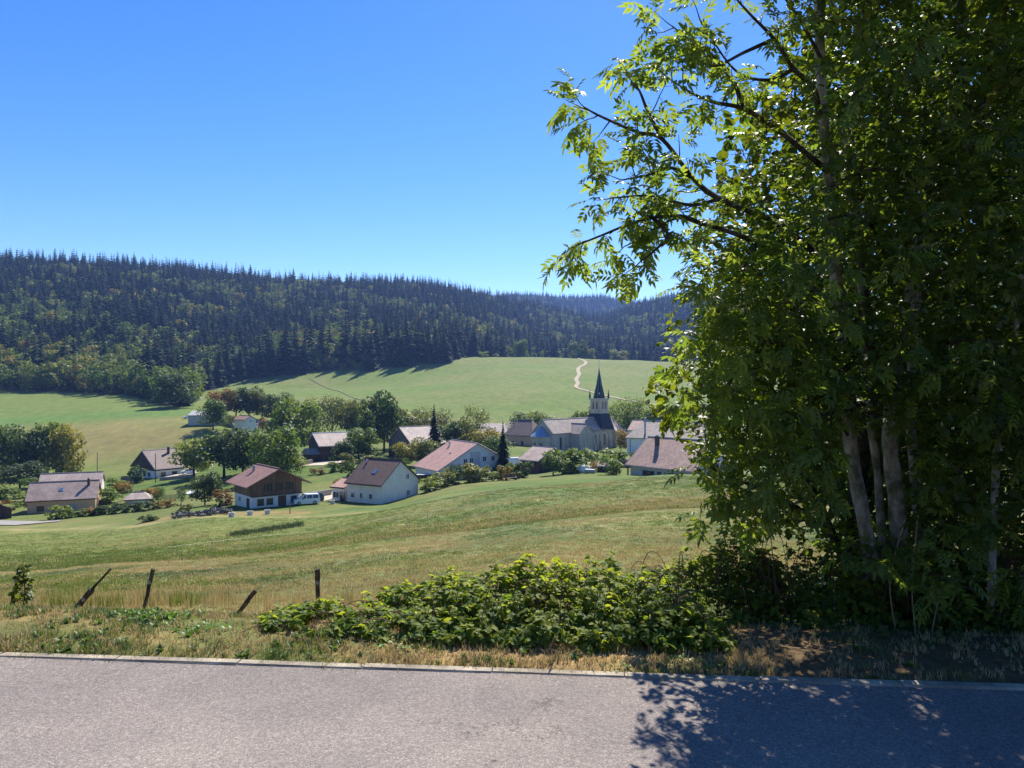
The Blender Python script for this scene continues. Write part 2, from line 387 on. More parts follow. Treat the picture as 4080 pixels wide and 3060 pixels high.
# ---------------------------------------------------------------- road and kerb
def build_road():
    m, n, l, b = newmat('asphalt')
    co = objco(n)
    v = n.new('ShaderNodeTexVoronoi'); v.inputs['Scale'].default_value = 110; l.new(co, v.inputs['Vector'])
    sp = n.new('ShaderNodeSeparateColor'); l.new(v.outputs['Color'], sp.inputs[0])
    chip = ramp(n, l, sp.outputs[0], [(0, (.245, .212, .188)), (.55, (.315, .276, .246)), (.85, (.36, .318, .282)), (1, (.46, .41, .35))])
    edge = ramp(n, l, v.outputs['Distance'], [(.0, (1.1, 1.1, 1.1)), (.55, (.66, .66, .67))])
    c = mix(n, l, 1., chip.outputs[0], edge.outputs[0], 'MULTIPLY')
    t = noise(n, l, co, .8, 6, .6); r = ramp(n, l, t.outputs['Fac'], [(.3, (.80, .80, .82)), (.7, (1.16, 1.13, 1.1))])
    c = mix(n, l, 1., c, r.outputs[0], 'MULTIPLY')
    t2 = noise(n, l, co, 30, 4, .7); r2 = ramp(n, l, t2.outputs['Fac'], [(.3, (.78, .78, .78)), (.7, (1.22, 1.22, 1.22))])
    c = mix(n, l, 1., c, r2.outputs[0], 'MULTIPLY')
    t3 = noise(n, l, co, 7, 5, .7); r3 = ramp(n, l, t3.outputs['Fac'], [(.62, (1, 1, 1)), (.72, (.72, .71, .7))])
    c = mix(n, l, 1., c, r3.outputs[0], 'MULTIPLY')
    sa = n.new('ShaderNodeAttribute'); sa.attribute_name = 'tint'          # distance from the kerb
    band = ramp(n, l, sa.outputs['Fac'], [(.0, (1.0, 1.0, 1.0)), (.30, (1.07, 1.07, 1.06)), (.52, (.93, .93, .94)), (.74, (1.06, 1.05, 1.04)), (.9, (.95, .94, .94))])
    c = mix(n, l, 1., c, band.outputs[0], 'MULTIPLY')
    t5 = noise(n, l, co, 3.2, 7, .7); ad = n.new('ShaderNodeMath'); ad.operation = 'MULTIPLY_ADD'; l.new(t5.outputs['Fac'], ad.inputs[0]); ad.inputs[1].default_value = .12; l.new(sa.outputs['Fac'], ad.inputs[2])
    dust = ramp(n, l, ad.outputs[0], [(1.035, (0, 0, 0)), (1.09, (.6, .6, .6))]); c = mix(n, l, dust.outputs[0], c, (.34, .27, .19))
    vc = n.new('ShaderNodeTexVoronoi'); vc.feature = 'DISTANCE_TO_EDGE'; vc.inputs['Scale'].default_value = .55; wv = n.new('ShaderNodeVectorMath'); wv.operation = 'ADD'
    tw = noise(n, l, co, 2.0, 5, .7); l.new(co, wv.inputs[0]); l.new(tw.outputs['Color'], wv.inputs[1]); l.new(wv.outputs[0], vc.inputs['Vector'])
    crk = ramp(n, l, vc.outputs['Distance'], [(.0, (.45, .44, .43)), (.006, (1, 1, 1))]); tm = noise(n, l, co, .35, 3); cm = ramp(n, l, tm.outputs['Fac'], [(.50, (0, 0, 0)), (.56, (1, 1, 1))])
    c = mix(n, l, cm.outputs[0], c, mix(n, l, 1., c, crk.outputs[0], 'MULTIPLY'))
    l.new(c, b.inputs['Base Color']); b.inputs['Roughness'].default_value = .9; b.inputs['Specular IOR Level'].default_value = .15
    bump(n, l, b, v.outputs['Distance'], .55, -.006)
    xs = np.linspace(-60, 60, 481); ss = np.linspace(-5.5, .03, 24)
    X, Sx = np.meshgrid(xs, ss); Y = kerb_y(X) + Sx
    edge_n = (fbm(X * 2.2, Sx * 2, 4) - .5)
    Y = Y + np.where(Sx > 0, edge_n * .02, 0)
    Z = .0 + (fbm(X * .5, Sx * .5, 2) - .5) * .012 - .0015 * (Sx + 2.7) ** 2 + .002
    idx = np.arange(X.size).reshape(X.shape)
    q = np.stack([idx[:-1, :-1], idx[:-1, 1:], idx[1:, 1:], idx[1:, :-1]], -1).reshape(-1, 4)
    me = npmesh('road', np.stack([X, Y, Z], -1).reshape(-1, 3), [q], [m], smooth=True, tint=np.clip(1 + Sx / 5.5, 0, 1.1).ravel())
    tag(link('road', me), kind='structure')
    km = simple('kerb_concrete', (.31, .265, .20), .95, .5, 5, .2, bmp=.4)
    root = tag(empty('kerb'), kind='structure')
    me0 = None; k = 0
    a = math.atan(-.0861)
    for i in range(-10, 9):
        x = i * 1.003 + .35; w = .998
        y = float(kerb_y(x)) + .055 + random.uniform(-.006, .006)
        if me0 is None:
            bm = MB(); hw, hd, hh = w / 2, .05, .07
            pr = [(-hd, -hh), (hd, -hh), (hd, hh - .008), (hd - .01, hh), (-hd + .014, hh), (-hd, hh - .014)]
            bm.prism(pr, -hw, hw); o = bm.build('kerb_stone', km, root); me0 = o.data
        else: o = link('kerb_stone', me0, root)
        o.location = (x, y, -.064 + random.uniform(-.005, .005)); o.rotation_euler = (random.uniform(-.02, .02), random.uniform(-.006, .006), a + random.uniform(-.006, .006))
build_road()

def ribbon(name, pts, w, mat, lift=.12, kind='structure', step=4., tonoise=.2):
    """a track or lane draped over the ground"""
    pts = [np.array(p[:2], float) for p in pts]
    out = []
    ext = [2 * pts[0] - pts[1]] + pts + [2 * pts[-1] - pts[-2]]
    for i in range(1, len(ext) - 2):
        p0, p1, p2, p3 = ext[i - 1:i + 3]; nst = max(2, int(np.linalg.norm(p2 - p1) / step))
        for k in range(nst):
            t = k / nst; out.append(.5 * ((2 * p1) + (-p0 + p2) * t + (2 * p0 - 5 * p1 + 4 * p2 - p3) * t * t + (-p0 + 3 * p1 - 3 * p2 + p3) * t ** 3))
    out.append(pts[-1]); out = np.array(out)
    d = np.gradient(out, axis=0); d /= np.linalg.norm(d, axis=1)[:, None] + 1e-9; nrm = np.stack([-d[:, 1], d[:, 0]], 1)
    wn_ = w * (1 + tonoise * (fbm(np.arange(len(out)) * .5, np.zeros(len(out)), 8) - .5))
    rows = []
    for f in (-.5, -.25, 0, .25, .5):
        q = out + nrm * (wn_ * f)[:, None]; rows.append(np.column_stack([q, H(q[:, 0], q[:, 1]) + lift]))
    V = np.stack(rows, 1).reshape(-1, 3); idx = np.arange(len(V)).reshape(-1, 5)
    q = np.stack([idx[:-1, :-1], idx[:-1, 1:], idx[1:, 1:], idx[1:, :-1]], -1).reshape(-1, 4)
    o = link(name, npmesh(name, V, [q], [mat], smooth=True)); o['kind'] = kind
    return o
gravel = simple('pale_gravel', (.46, .40, .31), .95, .2, 1.2, .1)
lane_m = simple('lane_asphalt', (.26, .24, .22), .9, .15, 1.5, .2)
def zz4(x, y): return ((2000 + x / 2.765) / 3.984375, (1350 + y / 2.765) / 3.984375)
TR = [(760, 209), (850, 222), (905, 243), (925, 268), (890, 297), (850, 318), (838, 350), (850, 395), (828, 430), (818, 462), (838, 490), (815, 522), (832, 545), (960, 582), (1180, 636), (1430, 686), (1600, 715), (1800, 745)]
ribbon('dirt_track', [hit(*zz4(*p), y0=330)[:2] for p in TR], 2.7, MATS.get('track_gravel') or simple('track_gravel', (.38, .32, .23), .95, .25, .8, .1), .3, step=5)
ribbon('village_lane', [hit(-40, 521, 60)[:2], hit(0, 523, 60)[:2], hit(30, 524, 60)[:2], hit(40, 522, 60)[:2]], 7, lane_m, .12)
ribbon('driveway', [hit(333, 492.5, 90)[:2], hit(325, 496, 90)[:2], hit(312, 500, 90)[:2], hit(300, 503, 90)[:2]], 6.5, gravel, .1, step=1.5)
ribbon('courtyard', [hit(312, 466, 140)[:2], hit(326, 462.5, 140)[:2], hit(338, 461.5, 140)[:2], hit(346, 463, 140)[:2]], 6, gravel, .15, step=2)
ribbon('drive_by_brown_house', [hit(157, 478.5, 150)[:2], hit(172, 476, 150)[:2], hit(194, 474, 150)[:2]], 4, gravel, .15, step=2)

# ---------------------------------------------------------------- instanced scatter (geometry nodes)
def protos_collection(name, objs):
    c = bpy.data.collections.new(name)
    for o in objs:
        for k in list(o.users_collection): k.objects.unlink(o)
        c.objects.link(o)
    return c
def scatter(name, pts, rot, scl, pick, coll, label=None, cat=None, kind='stuff', group=None):
    me = bpy.data.meshes.new(name); me.vertices.add(len(pts)); me.vertices.foreach_set('co', np.asarray(pts, np.float32).ravel())
    for nm, dt, arr in (('rot', 'FLOAT_VECTOR', rot), ('scl', 'FLOAT_VECTOR', scl)):
        a = me.attributes.new(nm, dt, 'POINT'); a.data.foreach_set('vector', np.asarray(arr, np.float32).ravel())
    a = me.attributes.new('pick', 'INT', 'POINT'); a.data.foreach_set('value', np.asarray(pick, np.int32))
    o = link(name, me)
    ng = bpy.data.node_groups.new(name + '_nodes', 'GeometryNodeTree')
    ng.interface.new_socket('Geometry', in_out='INPUT', socket_type='NodeSocketGeometry'); ng.interface.new_socket('Geometry', in_out='OUTPUT', socket_type='NodeSocketGeometry')
    N = ng.nodes; L = ng.links
    gi = N.new('NodeGroupInput'); go = N.new('NodeGroupOutput')
    mp = N.new('GeometryNodeMeshToPoints'); ip = N.new('GeometryNodeInstanceOnPoints'); ci = N.new('GeometryNodeCollectionInfo')
    ci.inputs['Collection'].default_value = coll; ci.inputs['Separate Children'].default_value = True; ci.inputs['Reset Children'].default_value = True
    ip.inputs['Pick Instance'].default_value = True
    def na(nm, t):
        k = N.new('GeometryNodeInputNamedAttribute'); k.data_type = t; k.inputs['Name'].default_value = nm; return k.outputs['Attribute']
    e2r = N.new('FunctionNodeEulerToRotation'); L.new(na('rot', 'FLOAT_VECTOR'), e2r.inputs[0])
    L.new(gi.outputs[0], mp.inputs['Mesh']); L.new(mp.outputs[0], ip.inputs['Points']); L.new(ci.outputs[0], ip.inputs['Instance'])
    L.new(na('pick', 'INT'), ip.inputs['Instance Index']); L.new(e2r.outputs[0], ip.inputs['Rotation']); L.new(na('scl', 'FLOAT_VECTOR'), ip.inputs['Scale'])
    L.new(ip.outputs[0], go.inputs[0])
    md = o.modifiers.new('scatter', 'NODES'); md.node_group = ng
    tag(o, label, cat, group, kind)
    return o

# ---------------------------------------------------------------- tree shapes
bark_dark = barkmat('bark_dark', (.035, .028, .022), (.10, .085, .07), 6)
def rand_unit(n, g):
    v = g.normal(size=(n, 3)); return v / np.linalg.norm(v, axis=1)[:, None]
def frames(nrm, g):
    """random tangent frames for given normals"""
    r = rand_unit(len(nrm), g); t = np.cross(nrm, r); t /= np.linalg.norm(t, axis=1)[:, None] + 1e-9
    return t, np.cross(nrm, t)
def leaf_cards(P_, nrm, size, g, bend=.25):
    """bent four-corner leaf sprays: two triangles pairs each"""
    t, b = frames(nrm, g); n = len(P_); s = np.asarray(size).reshape(-1, 1)
    a0 = P_ - t * s * .5; a1 = P_ + b * s * .34 - nrm * s * bend * .4; a2 = P_ + t * s * .55 - nrm * s * bend; a3 = P_ - b * s * .34 - nrm * s * bend * .4
    V = np.stack([a0, a1, a2, a3], 1).reshape(-1, 3); k = np.arange(n)[:, None] * 4
    return V, k + np.array([[0, 1, 2, 3]])
def crown_mesh(name, seed, n, lobes, leaf, mat, z0=.16, shape='round', airy=0.0, trunk=False):
    """crown of height 1 and width about 1, spread over many uneven lobes"""
    g = np.random.default_rng(seed)
    L = []
    for i in range(lobes):
        t = (i + g.uniform(0, 1)) / lobes; z = z0 + .08 + t * (.84 - z0 - .08); 
        if shape == 'round': R = .37 * math.sqrt(max(.08, 1 - ((z - .47) / .52) ** 2))
        elif shape == 'tall': R = .34 * (1 - .55 * (z - .2))
        else: R = .40 * (1 - (z - .1)) ** .8
        a = g.uniform(0, 2 * pi); rr = R * math.sqrt(g.uniform(.15, 1)); L.append((rr * cos(a), rr * sin(a), z, g.uniform(.12, .21)))
    L = np.array(L)
    w = L[:, 3] ** 2; pk = g.choice(lobes, n, p=w / w.sum())
    d = rand_unit(n, g); d[:, 2] = np.where(d[:, 2] < -.75, -d[:, 2], d[:, 2])
    r = L[pk, 3] * (g.uniform(.45, 1.12, n) ** .6)
    p = L[pk, :3] + d * r[:, None] * np.array([1.15, 1.15, .85])
    if airy: p += g.normal(scale=airy, size=p.shape)
    p[:, 2] = np.clip(p[:, 2], min(z0 * .6, z0 + .02), 1.02)
    nr = d + g.normal(scale=.55, size=d.shape) + np.array([0, 0, .35]); nr /= np.linalg.norm(nr, axis=1)[:, None]
    V, F = leaf_cards(p, nr, leaf * g.uniform(.6, 1.35, n), g)
    lt = g.uniform(0, 1, lobes)
    tint = np.repeat(np.clip(.25 + .35 * lt[pk] + .45 * (p[:, 2] - .3) + g.normal(scale=.16, size=n), 0, 1), 4)  # sunlit tops put into the colour: leaves lighter with height
    if not trunk: return npmesh(name, V, [F], [mat], tint=tint)
    bm = MB(); bm.tube([(0, 0, -.06), (.005, .004, .2), (0, .01, .45), (.01, 0, .75)], [.03, .022, .016, .005], 5)
    for i in range(min(7, lobes)): bm.tube([(0, 0, .2 + .04 * i), tuple(L[i, :3] * .6 + np.array([0, 0, .12])), tuple(L[i, :3])], [.011, .008, .003], 4)
    Vt = np.array(bm.v); nv = len(V)
    quad = [f for f in bm.f if len(f) == 4]
    F2 = np.array(quad) + nv
    return npmesh(name, np.vstack([V, Vt]), [F, F2], [mat, bark_dark], midx=[0] * len(F) + [1] * len(F2), tint=np.concatenate([tint, np.zeros(len(Vt))]))
def limbs_mesh(name, seed, lobes=9, rw=.028):
    g = np.random.default_rng(seed + 500); bm = MB()
    bm.tube([(0, 0, -.05), (.006, .004, .18), (0, .012, .4), (.012, 0, .62), (.0, 0, .85)], [rw * 1.25, rw, rw * .75, rw * .45, rw * .12], 7)
    for i in range(lobes):
        a = 2 * pi * i / lobes * 1.618 * 2 + g.uniform(-.4, .4); z = .2 + .5 * i / lobes; r = g.uniform(.2, .36)
        bm.tube([(0, 0, z), (r * .45 * cos(a), r * .45 * sin(a), z + .09), (r * cos(a), r * sin(a), z + g.uniform(.12, .26))], [rw * .5, rw * .32, rw * .1], 5)
    me = bpy.data.meshes.new(name); me.from_pydata(bm.v, [], bm.f); me.materials.append(bark_dark); return me
def spruce_mesh(name, seed, levels, nb, mat, width=.17, trunk=True):
    """spruce of height 1: drooping whorled boughs with side sprays"""
    g = np.random.default_rng(seed); V = []; F = []; T = []
    for k in range(levels):
        t = k / (levels - 1); z = .07 + .91 * t; R = width * (1 - t) ** .82 * g.uniform(.8, 1.12) + .008
        for j in range(nb):
            a = 2 * pi * (j + g.uniform(-.35, .35)) / nb + k * 1.1; r = R * g.uniform(.65, 1.2)
            dx, dy = cos(a), sin(a); px_, py_ = -dy, dx; dr = r * g.uniform(.35, .6); wd = r * g.uniform(.20, .32) + .004
            zz = z + g.uniform(-.012, .012)
            pts = [(dx * r * .05, dy * r * .05, zz + .012), (dx * r * .5 + px_ * wd, dy * r * .5 + py_ * wd, zz - dr * .42),
                   (dx * r, dy * r, zz - dr * .75), (dx * r * .5 - px_ * wd, dy * r * .5 - py_ * wd, zz - dr * .42), (dx * r * .55, dy * r * .55, zz - dr * .2)]
            b0 = len(V); V += pts; F += [(b0, b0 + 1, b0 + 4), (b0 + 1, b0 + 2, b0 + 4), (b0 + 2, b0 + 3, b0 + 4), (b0 + 3, b0, b0 + 4)]
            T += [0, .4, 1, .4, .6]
    V = np.array(V); F = np.array(F); polys = [F]; mi = [0] * len(F)
    b0 = len(V); V = np.vstack([V, [(0, 0, 1.0), (.006, 0, .9), (-.003, .005, .9), (-.003, -.005, .9)]]); T += [1] * 4
    polys[0] = np.vstack([F, [(b0, b0 + 1, b0 + 2), (b0, b0 + 2, b0 + 3), (b0, b0 + 3, b0 + 1)]]); mi += [0] * 3
    if trunk:
        bm = MB(); bm.tube([(0, 0, -.05), (0, 0, .4), (0, 0, .9)], [.013, .009, .002], 5); q = np.array([f for f in bm.f if len(f) == 4]) + len(V)
        V = np.vstack([V, bm.v]); polys.append(q); mi += [1] * len(q); T += [0] * len(bm.v)
    return npmesh(name, V, polys, [mat, bark_dark], midx=mi, tint=np.array(T) * .5)

# ---------------------------------------------------------------- hillside forest
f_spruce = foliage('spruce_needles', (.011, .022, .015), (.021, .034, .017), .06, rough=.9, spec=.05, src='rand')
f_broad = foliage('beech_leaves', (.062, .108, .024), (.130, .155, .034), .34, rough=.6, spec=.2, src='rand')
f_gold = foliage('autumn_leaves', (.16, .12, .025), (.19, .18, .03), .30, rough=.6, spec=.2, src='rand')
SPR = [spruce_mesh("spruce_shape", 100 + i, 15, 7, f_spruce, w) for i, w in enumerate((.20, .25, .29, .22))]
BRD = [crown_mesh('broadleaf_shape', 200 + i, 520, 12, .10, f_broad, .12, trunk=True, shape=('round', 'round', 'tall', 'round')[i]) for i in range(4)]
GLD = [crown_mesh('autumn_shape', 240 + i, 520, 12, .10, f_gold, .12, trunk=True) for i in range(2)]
def forest_points():
    out = []
    y = 380.
    while y < 3300:
        sp = 8.2 + 5.5 * smooth(900, 2600, np.array(y))
        sp = float(sp)
        x = np.arange(-.98 * y, .98 * y, sp); x = x + rng.uniform(-.45, .45, len(x)) * sp; yy = y + rng.uniform(-.45, .45, len(x)) * sp
        out.append(np.column_stack([x, yy])); y += sp
    p = np.vstack(out)
    u = p[:, 0] / p[:, 1]
    fe = forest_edge(p[:, 0], p[:, 1]) + (fbm(p[:, 0] * .04, p[:, 1] * .04, 61) - .5) * 14
    k = (p[:, 1] > fe) & (u > -.85) & (u < .85)
    k &= ~((p[:, 1] > 1350) & (u < -.35)) & ~((p[:, 1] > 1800) & (u < -.12))
    return p[k]
FP = forest_points()
def forest_kinds(p):
    u = p[:, 0] / p[:, 1]; px = 512 + 768 * u
    n = fbm(p[:, 0] * .012, p[:, 1] * .012, 71); n2 = fbm(p[:, 0] * .035, p[:, 1] * .035, 72)
    pb = np.clip((n - .52) * 2.4 + (n2 - .5) * 2.4 + .17, .02, .85)
    dpt = p[:, 1] - forest_edge(p[:, 0], p[:, 1])
    pb = np.where((px < 150) & (dpt < 95), .93, pb)
    pb = np.where((px < 70) & (dpt > 190) & (dpt < 330), .72, pb)
    pb = np.where((px > 255) & (px < 385) & (dpt > 45) & (dpt < 130), .80, pb)
    pb = np.where((px > 312) & (px < 366) & (dpt < 16), .95, pb)
    pb = np.where((px > 366) & (px < 462) & (dpt < 60), .03, pb)
    pb = np.where((px > 195) & (px < 312) & (dpt < 40), .04, pb)
    pb = np.where(p[:, 1] > 1500, pb * .5, pb)
    br = rng.uniform(size=len(p)) < pb
    pg = np.where((px < 130) & (dpt < 95) & (dpt > 25), .22, .07); pg = np.where((px > 300) & (px < 400) & (dpt < 130), .16, pg)
    gd = br & (rng.uniform(size=len(p)) < pg)
    return br, gd, dpt, px
br, gd, dpt, FPX = forest_kinds(FP)
FZ = H(FP[:, 0], FP[:, 1])
hh = np.where(br, rng.uniform(12, 20, len(FP)), 12 + 24 * rng.uniform(0, 1, len(FP)) ** 1.6 + np.where((FPX > 195) & (FPX < 460) & (dpt < 50), rng.uniform(3, 9, len(FP)), 0))
hh = np.where((FPX > 312) & (FPX < 366) & (dpt < 16) & br, hh * .55, hh)
ww = np.where(br, hh * rng.uniform(.75, 1.05, len(FP)), hh * rng.uniform(.85, 1.2, len(FP)))
pick = np.where(gd, 8 + rng.integers(0, 2, len(FP)), np.where(br, 4 + rng.integers(0, 4, len(FP)), rng.integers(0, 4, len(FP))))
# the trees that show largest are objects of their own, the rest of the wood is one mass
inview = (FPX > -5) & (FPX < 690)
score = hh / FP[:, 1] * np.exp(-np.clip(dpt, 0, 400) / 60) * inview
solo = np.zeros(len(FP), bool)
for sel in (~br, br & ~gd, gd):
    ix = np.where(sel & inview)[0]; ix = ix[np.argsort(-score[ix])][:260 if not sel is gd else 60]; solo[ix] = True
SHP = SPR + BRD + GLD
for i in np.where(solo)[0]:
    k = pick[i]; nm, lab, grp = (('spruce_tree', 'dark spruce at the edge of the hillside forest above the fields', 'spruces along the forest edge') if k < 4 else
        ('broadleaf_tree', 'green broadleaf tree at the edge of the hillside forest above the fields', 'broadleaf trees along the forest edge') if k < 8 else
        ('autumn_tree', 'broadleaf tree turning gold at the edge of the hillside forest', 'golden trees along the forest edge'))
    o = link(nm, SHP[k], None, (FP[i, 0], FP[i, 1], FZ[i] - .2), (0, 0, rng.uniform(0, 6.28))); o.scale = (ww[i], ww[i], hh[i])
    tag(o, lab, 'tree', grp)
r = ~solo
pc = protos_collection('forest_shapes', [bpy.data.objects.new('f%02d_shape' % i, m) for i, m in enumerate(SHP)])
N_ = int(r.sum())
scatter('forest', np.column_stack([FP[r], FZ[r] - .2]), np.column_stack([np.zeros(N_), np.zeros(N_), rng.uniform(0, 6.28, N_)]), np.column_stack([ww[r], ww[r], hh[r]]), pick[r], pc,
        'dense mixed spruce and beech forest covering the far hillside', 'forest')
print('forest', len(FP), 'solo', int(solo.sum()))

# ---------------------------------------------------------------- buildings
M = MATS
t_red = tilemat('red_tiles', (.35, .185, .145), (.27, .14, .112), .36, .28, .5)
t_dark = tilemat('dark_brown_tiles', (.15, .085, .066), (.105, .06, .048), .38, .30, .4)
t_pink = tilemat('pink_tiles', (0.522, 0.297, 0.239), (0.450, 0.246, 0.196), .30, .24, .5)
t_grey = tilemat('grey_brown_tiles', (.44, .325, .275), (.34, .25, .215), .34, .26, .8)
t_pale = tilemat('pale_weathered_tiles', (0.522, 0.406, 0.348), (0.450, 0.341, 0.290), .34, .26, .8)
t_brown = tilemat('brown_tiles', (.26, .175, .145), (.20, .135, .115), .32, .26, .5)
t_mix = tilemat('mottled_clay_tiles', (0.493, 0.290, 0.217), (0.290, 0.181, 0.145), .30, .45, .5)
t_stone = tilemat('stone_slab_roof', (.44, .345, .29), (.35, .275, .235), .34, .5, .8)
slate = tilemat('dark_slate', (.030, .034, .045), (.022, .025, .033), .25, .3, .5)
p_white = plaster('white_plaster', (.80, .78, .75), .08)
p_cream = plaster('cream_plaster', (.76, .71, .64), .12)
p_orange = plaster('orange_plaster', (.78, .47, .29), .15)
p_pink = plaster('pink_plaster', (.56, .40, .33), .2)
p_greybl = plaster('grey_plaster', (.58, .56, .57), .12)
p_stone = plaster('church_stone', (.52, .46, .39), .35)
p_trim = plaster('dressed_stone', (.50, .46, .40), .25)
wood_d = plankmat('dark_wood', (.075, .048, .034)); wood_m = plankmat('brown_wood', (.17, .105, .062)); wood_g = plankmat('grey_wood', (.20, .16, .125))
trim_w = simple('white_paint', (.74, .73, .70), .6, .06, 3); trim_p = simple('pale_ridge', (.46, .42, .38), .85, .2, 2)
trim_d = simple('dark_trim', (.06, .045, .035), .7, .2, 3); zinc = simple('zinc', (.30, .36, .44), .4, .15, 2, .5, .5)
glass = glassmat('window_glass'); metal_g = simple('grey_steel', (.33, .35, .38), .5, .15, 1.5, .5, .3)
brick_d = simple('soot_brick', (.10, .07, .055), .9, .3, 5); stone_w = plaster('rubble_stone', (.34, .31, .27), .45)
concrete = plaster('concrete', (.42, .41, .39), .25)

class House:
    """local frame: x along the ridge, y across, z up from the plinth"""
    def __init__(s, name, label, c, zb, a, L, W, ze, dh, ou=.5, ov=.6, v0=0., dz_right=0., wall=None, roof=None, hip=(0, 0), cat='house', verge=None, ridge=True, base=2.5, thick=.2):
        s.root = empty(name, (c[0], c[1], zb), rad(a)); tag(s.root, label, cat)
        s.L, s.W, s.ze, s.dh, s.ou, s.ov, s.v0 = L, W, ze - zb, dh, ou, ov, v0
        s.Lw, s.Ww = L - 2 * ou, W - 2 * ov
        zl = s.ze; zr = s.ze + dz_right; top = s.ze + dh; hw = W / 2
        sl = dh / (hw + v0); sr = (top - zr) / (hw - v0); s.top = top
        s.wl = zl + ov * sl; s.wr = zr + ov * sr
        b = MB()
        if hip == (0, 0): b.prism([(-hw + ov, -base), (hw - ov, -base), (hw - ov, s.wr - .02), (v0, top - .04), (-hw + ov, s.wl - .02)], -s.Lw / 2, s.Lw / 2)
        else: b.box((0, 0, (s.wl - base) / 2 - .03), (s.Lw, s.Ww, s.wl + base))
        s.wall = b.build('wall', wall, s.root)
        # roof: two (or four) thick slopes
        r = MB(); x0, x1 = -L / 2, L / 2; t = thick
        if hip == (0, 0):
            r.prism([(-hw, zl), (v0, top), (v0, top + t), (-hw, zl + t)], x0, x1); r.prism([(hw, zr), (hw, zr + t), (v0 + .001, top + t), (v0 + .001, top)], x0, x1)
        else:
            ha, hb = hip
            V = [(x0, -hw, zl), (x1, -hw, zl), (x1, hw, zl), (x0, hw, zl), (x0, -hw, zl + t), (x1, -hw, zl + t), (x1, hw, zl + t), (x0, hw, zl + t), (x0 + ha, v0, top + t), (x1 - hb, v0, top + t)]
            r.add(V, [(0, 1, 5, 4), (1, 2, 6, 5), (2, 3, 7, 6), (3, 0, 4, 7), (3, 2, 1, 0), (4, 5, 9, 8), (6, 7, 8, 9), (5, 6, 9), (7, 4, 8)])
        s.roof = r.build('roof', roof, s.root)
        if ridge:
            k = MB(); k.tube([(x0 + hip[0], v0, top + t + .02), (x1 - hip[1], v0, top + t + .02)], .13, 6); k.build('ridge_tiles', verge or roof, s.roof)
        if verge and hip == (0, 0):
            for sx in (x0, x1):
                k = MB(); k.tube([(sx, -hw, zl + t * .55), (sx, v0, top + t * .6), (sx, hw, zr + t * .55)], .13, 4); k.build('verge_board', verge, s.roof)
        g = MB(); g.tube([(x0, -hw - .07, zl + .04), (x1, -hw - .07, zl + .04)], .075, 6); g.build('gutter', trim_d if not verge else metal_g, s.roof)
    def spot(s, face, pos, z):
        """point and outward direction on a wall"""
        if face == 'f': return Vector((pos, -s.Ww / 2, z)), 0.
        if face == 'b': return Vector((pos, s.Ww / 2, z)), pi
        if face == 'r': return Vector((s.Lw / 2, pos, z)), pi / 2
        return Vector((-s.Lw / 2, pos, z)), -pi / 2
    def window(s, face, pos, z, w=1.1, h=1.2, frame=None, shut=None, mull=True, off=0.):
        p, rz = s.spot(face, pos, z); k = MB(); fw = .09; y = -.05 - off
        for c, d in (((0, y, h / 2), (w + 2 * fw, .12, fw)), ((0, y, -h / 2), (w + 2 * fw + .1, .16, fw)), ((-w / 2 - fw / 2, y, 0), (fw, .12, h)), ((w / 2 + fw / 2, y, 0), (fw, .12, h))): k.box(c, d)
        if mull: k.box((0, y, 0), (.07, .09, h - fw))
        o = k.build('window', frame or trim_w, s.root, p, rz)
        g = MB(); g.box((0, -.03 - off, 0), (w, .03, h - .02)); g.build('pane', glass, o)
        if shut:
            for sx in (-1, 1):
                q = MB(); q.box((sx * (w * .78 + fw), -.05 - off, 0), (w * .52, .06, h + .1)); q.build('shutter', shut, o)
        return o
    def door(s, face, pos, w=1.0, h=2.1, m=None, z=0., off=0.):
        p, rz = s.spot(face, pos, z); k = MB(); k.box((0, -.03 - off, h / 2), (w, .06, h)); k.box((0, -.05 - off, h + .05), (w + .2, .1, .1)); k.box((-w / 2 - .05, -.05 - off, h / 2), (.1, .1, h)); k.box((w / 2 + .05, -.05 - off, h / 2), (.1, .1, h))
        return k.build('door', m or trim_d, s.root, p, rz)
    def panel(s, name, face, pos, z0, z1, w, m, off=.03):
        p, rz = s.spot(face, pos, 0); k = MB(); k.box((0, -off / 2, (z0 + z1) / 2), (w, off, z1 - z0)); return k.build(name, m, s.root, p, rz)
    def roof_z(s, y):
        hw = s.W / 2
        return s.ze + (y + hw) / (hw + s.v0) * s.dh if y < s.v0 else s.top - (y - s.v0) / (hw - s.v0) * s.dh
    def chimney(s, x, y, h=1.2, w=.6, m=None, cap=True):
        z = s.roof_z(y); k = MB(); k.box((x, y, z + h / 2 - .3), (w, w * .8, h + .6))
        o = k.build('chimney', m or brick_d, s.roof)
        if cap:
            c = MB(); c.box((x, y, z + h + .05), (w + .14, w * .8 + .14, .1)); c.box((x, y, z + h + .2), (w * .6, w * .5, .2)); c.build('chimney_cap', concrete, o)
        return o
    def skylight(s, x, y, w=.8, h=1.1, m=None):
        sl = s.dh / (s.W / 2 + s.v0); z = s.roof_z(y) + .24; k = MB()
        Mx = Matrix.Translation((x, y, z)) @ Matrix.Rotation(math.atan(sl), 4, 'X')
        k.box((0, 0, 0), (w, h, .08), 0, Mx); o = k.build('skylight', m or zinc, s.roof)
        g = MB(); g.box((0, 0, .045), (w - .14, h - .14, .03), 0, Mx); g.build('pane', M['sky_pane'], o)
        return o
m_, n_, l_, b_ = newmat('sky_pane'); b_.inputs['Base Color'].default_value = (.25, .32, .42, 1); b_.inputs['Roughness'].default_value = .08; b_.inputs['Metallic'].default_value = .6

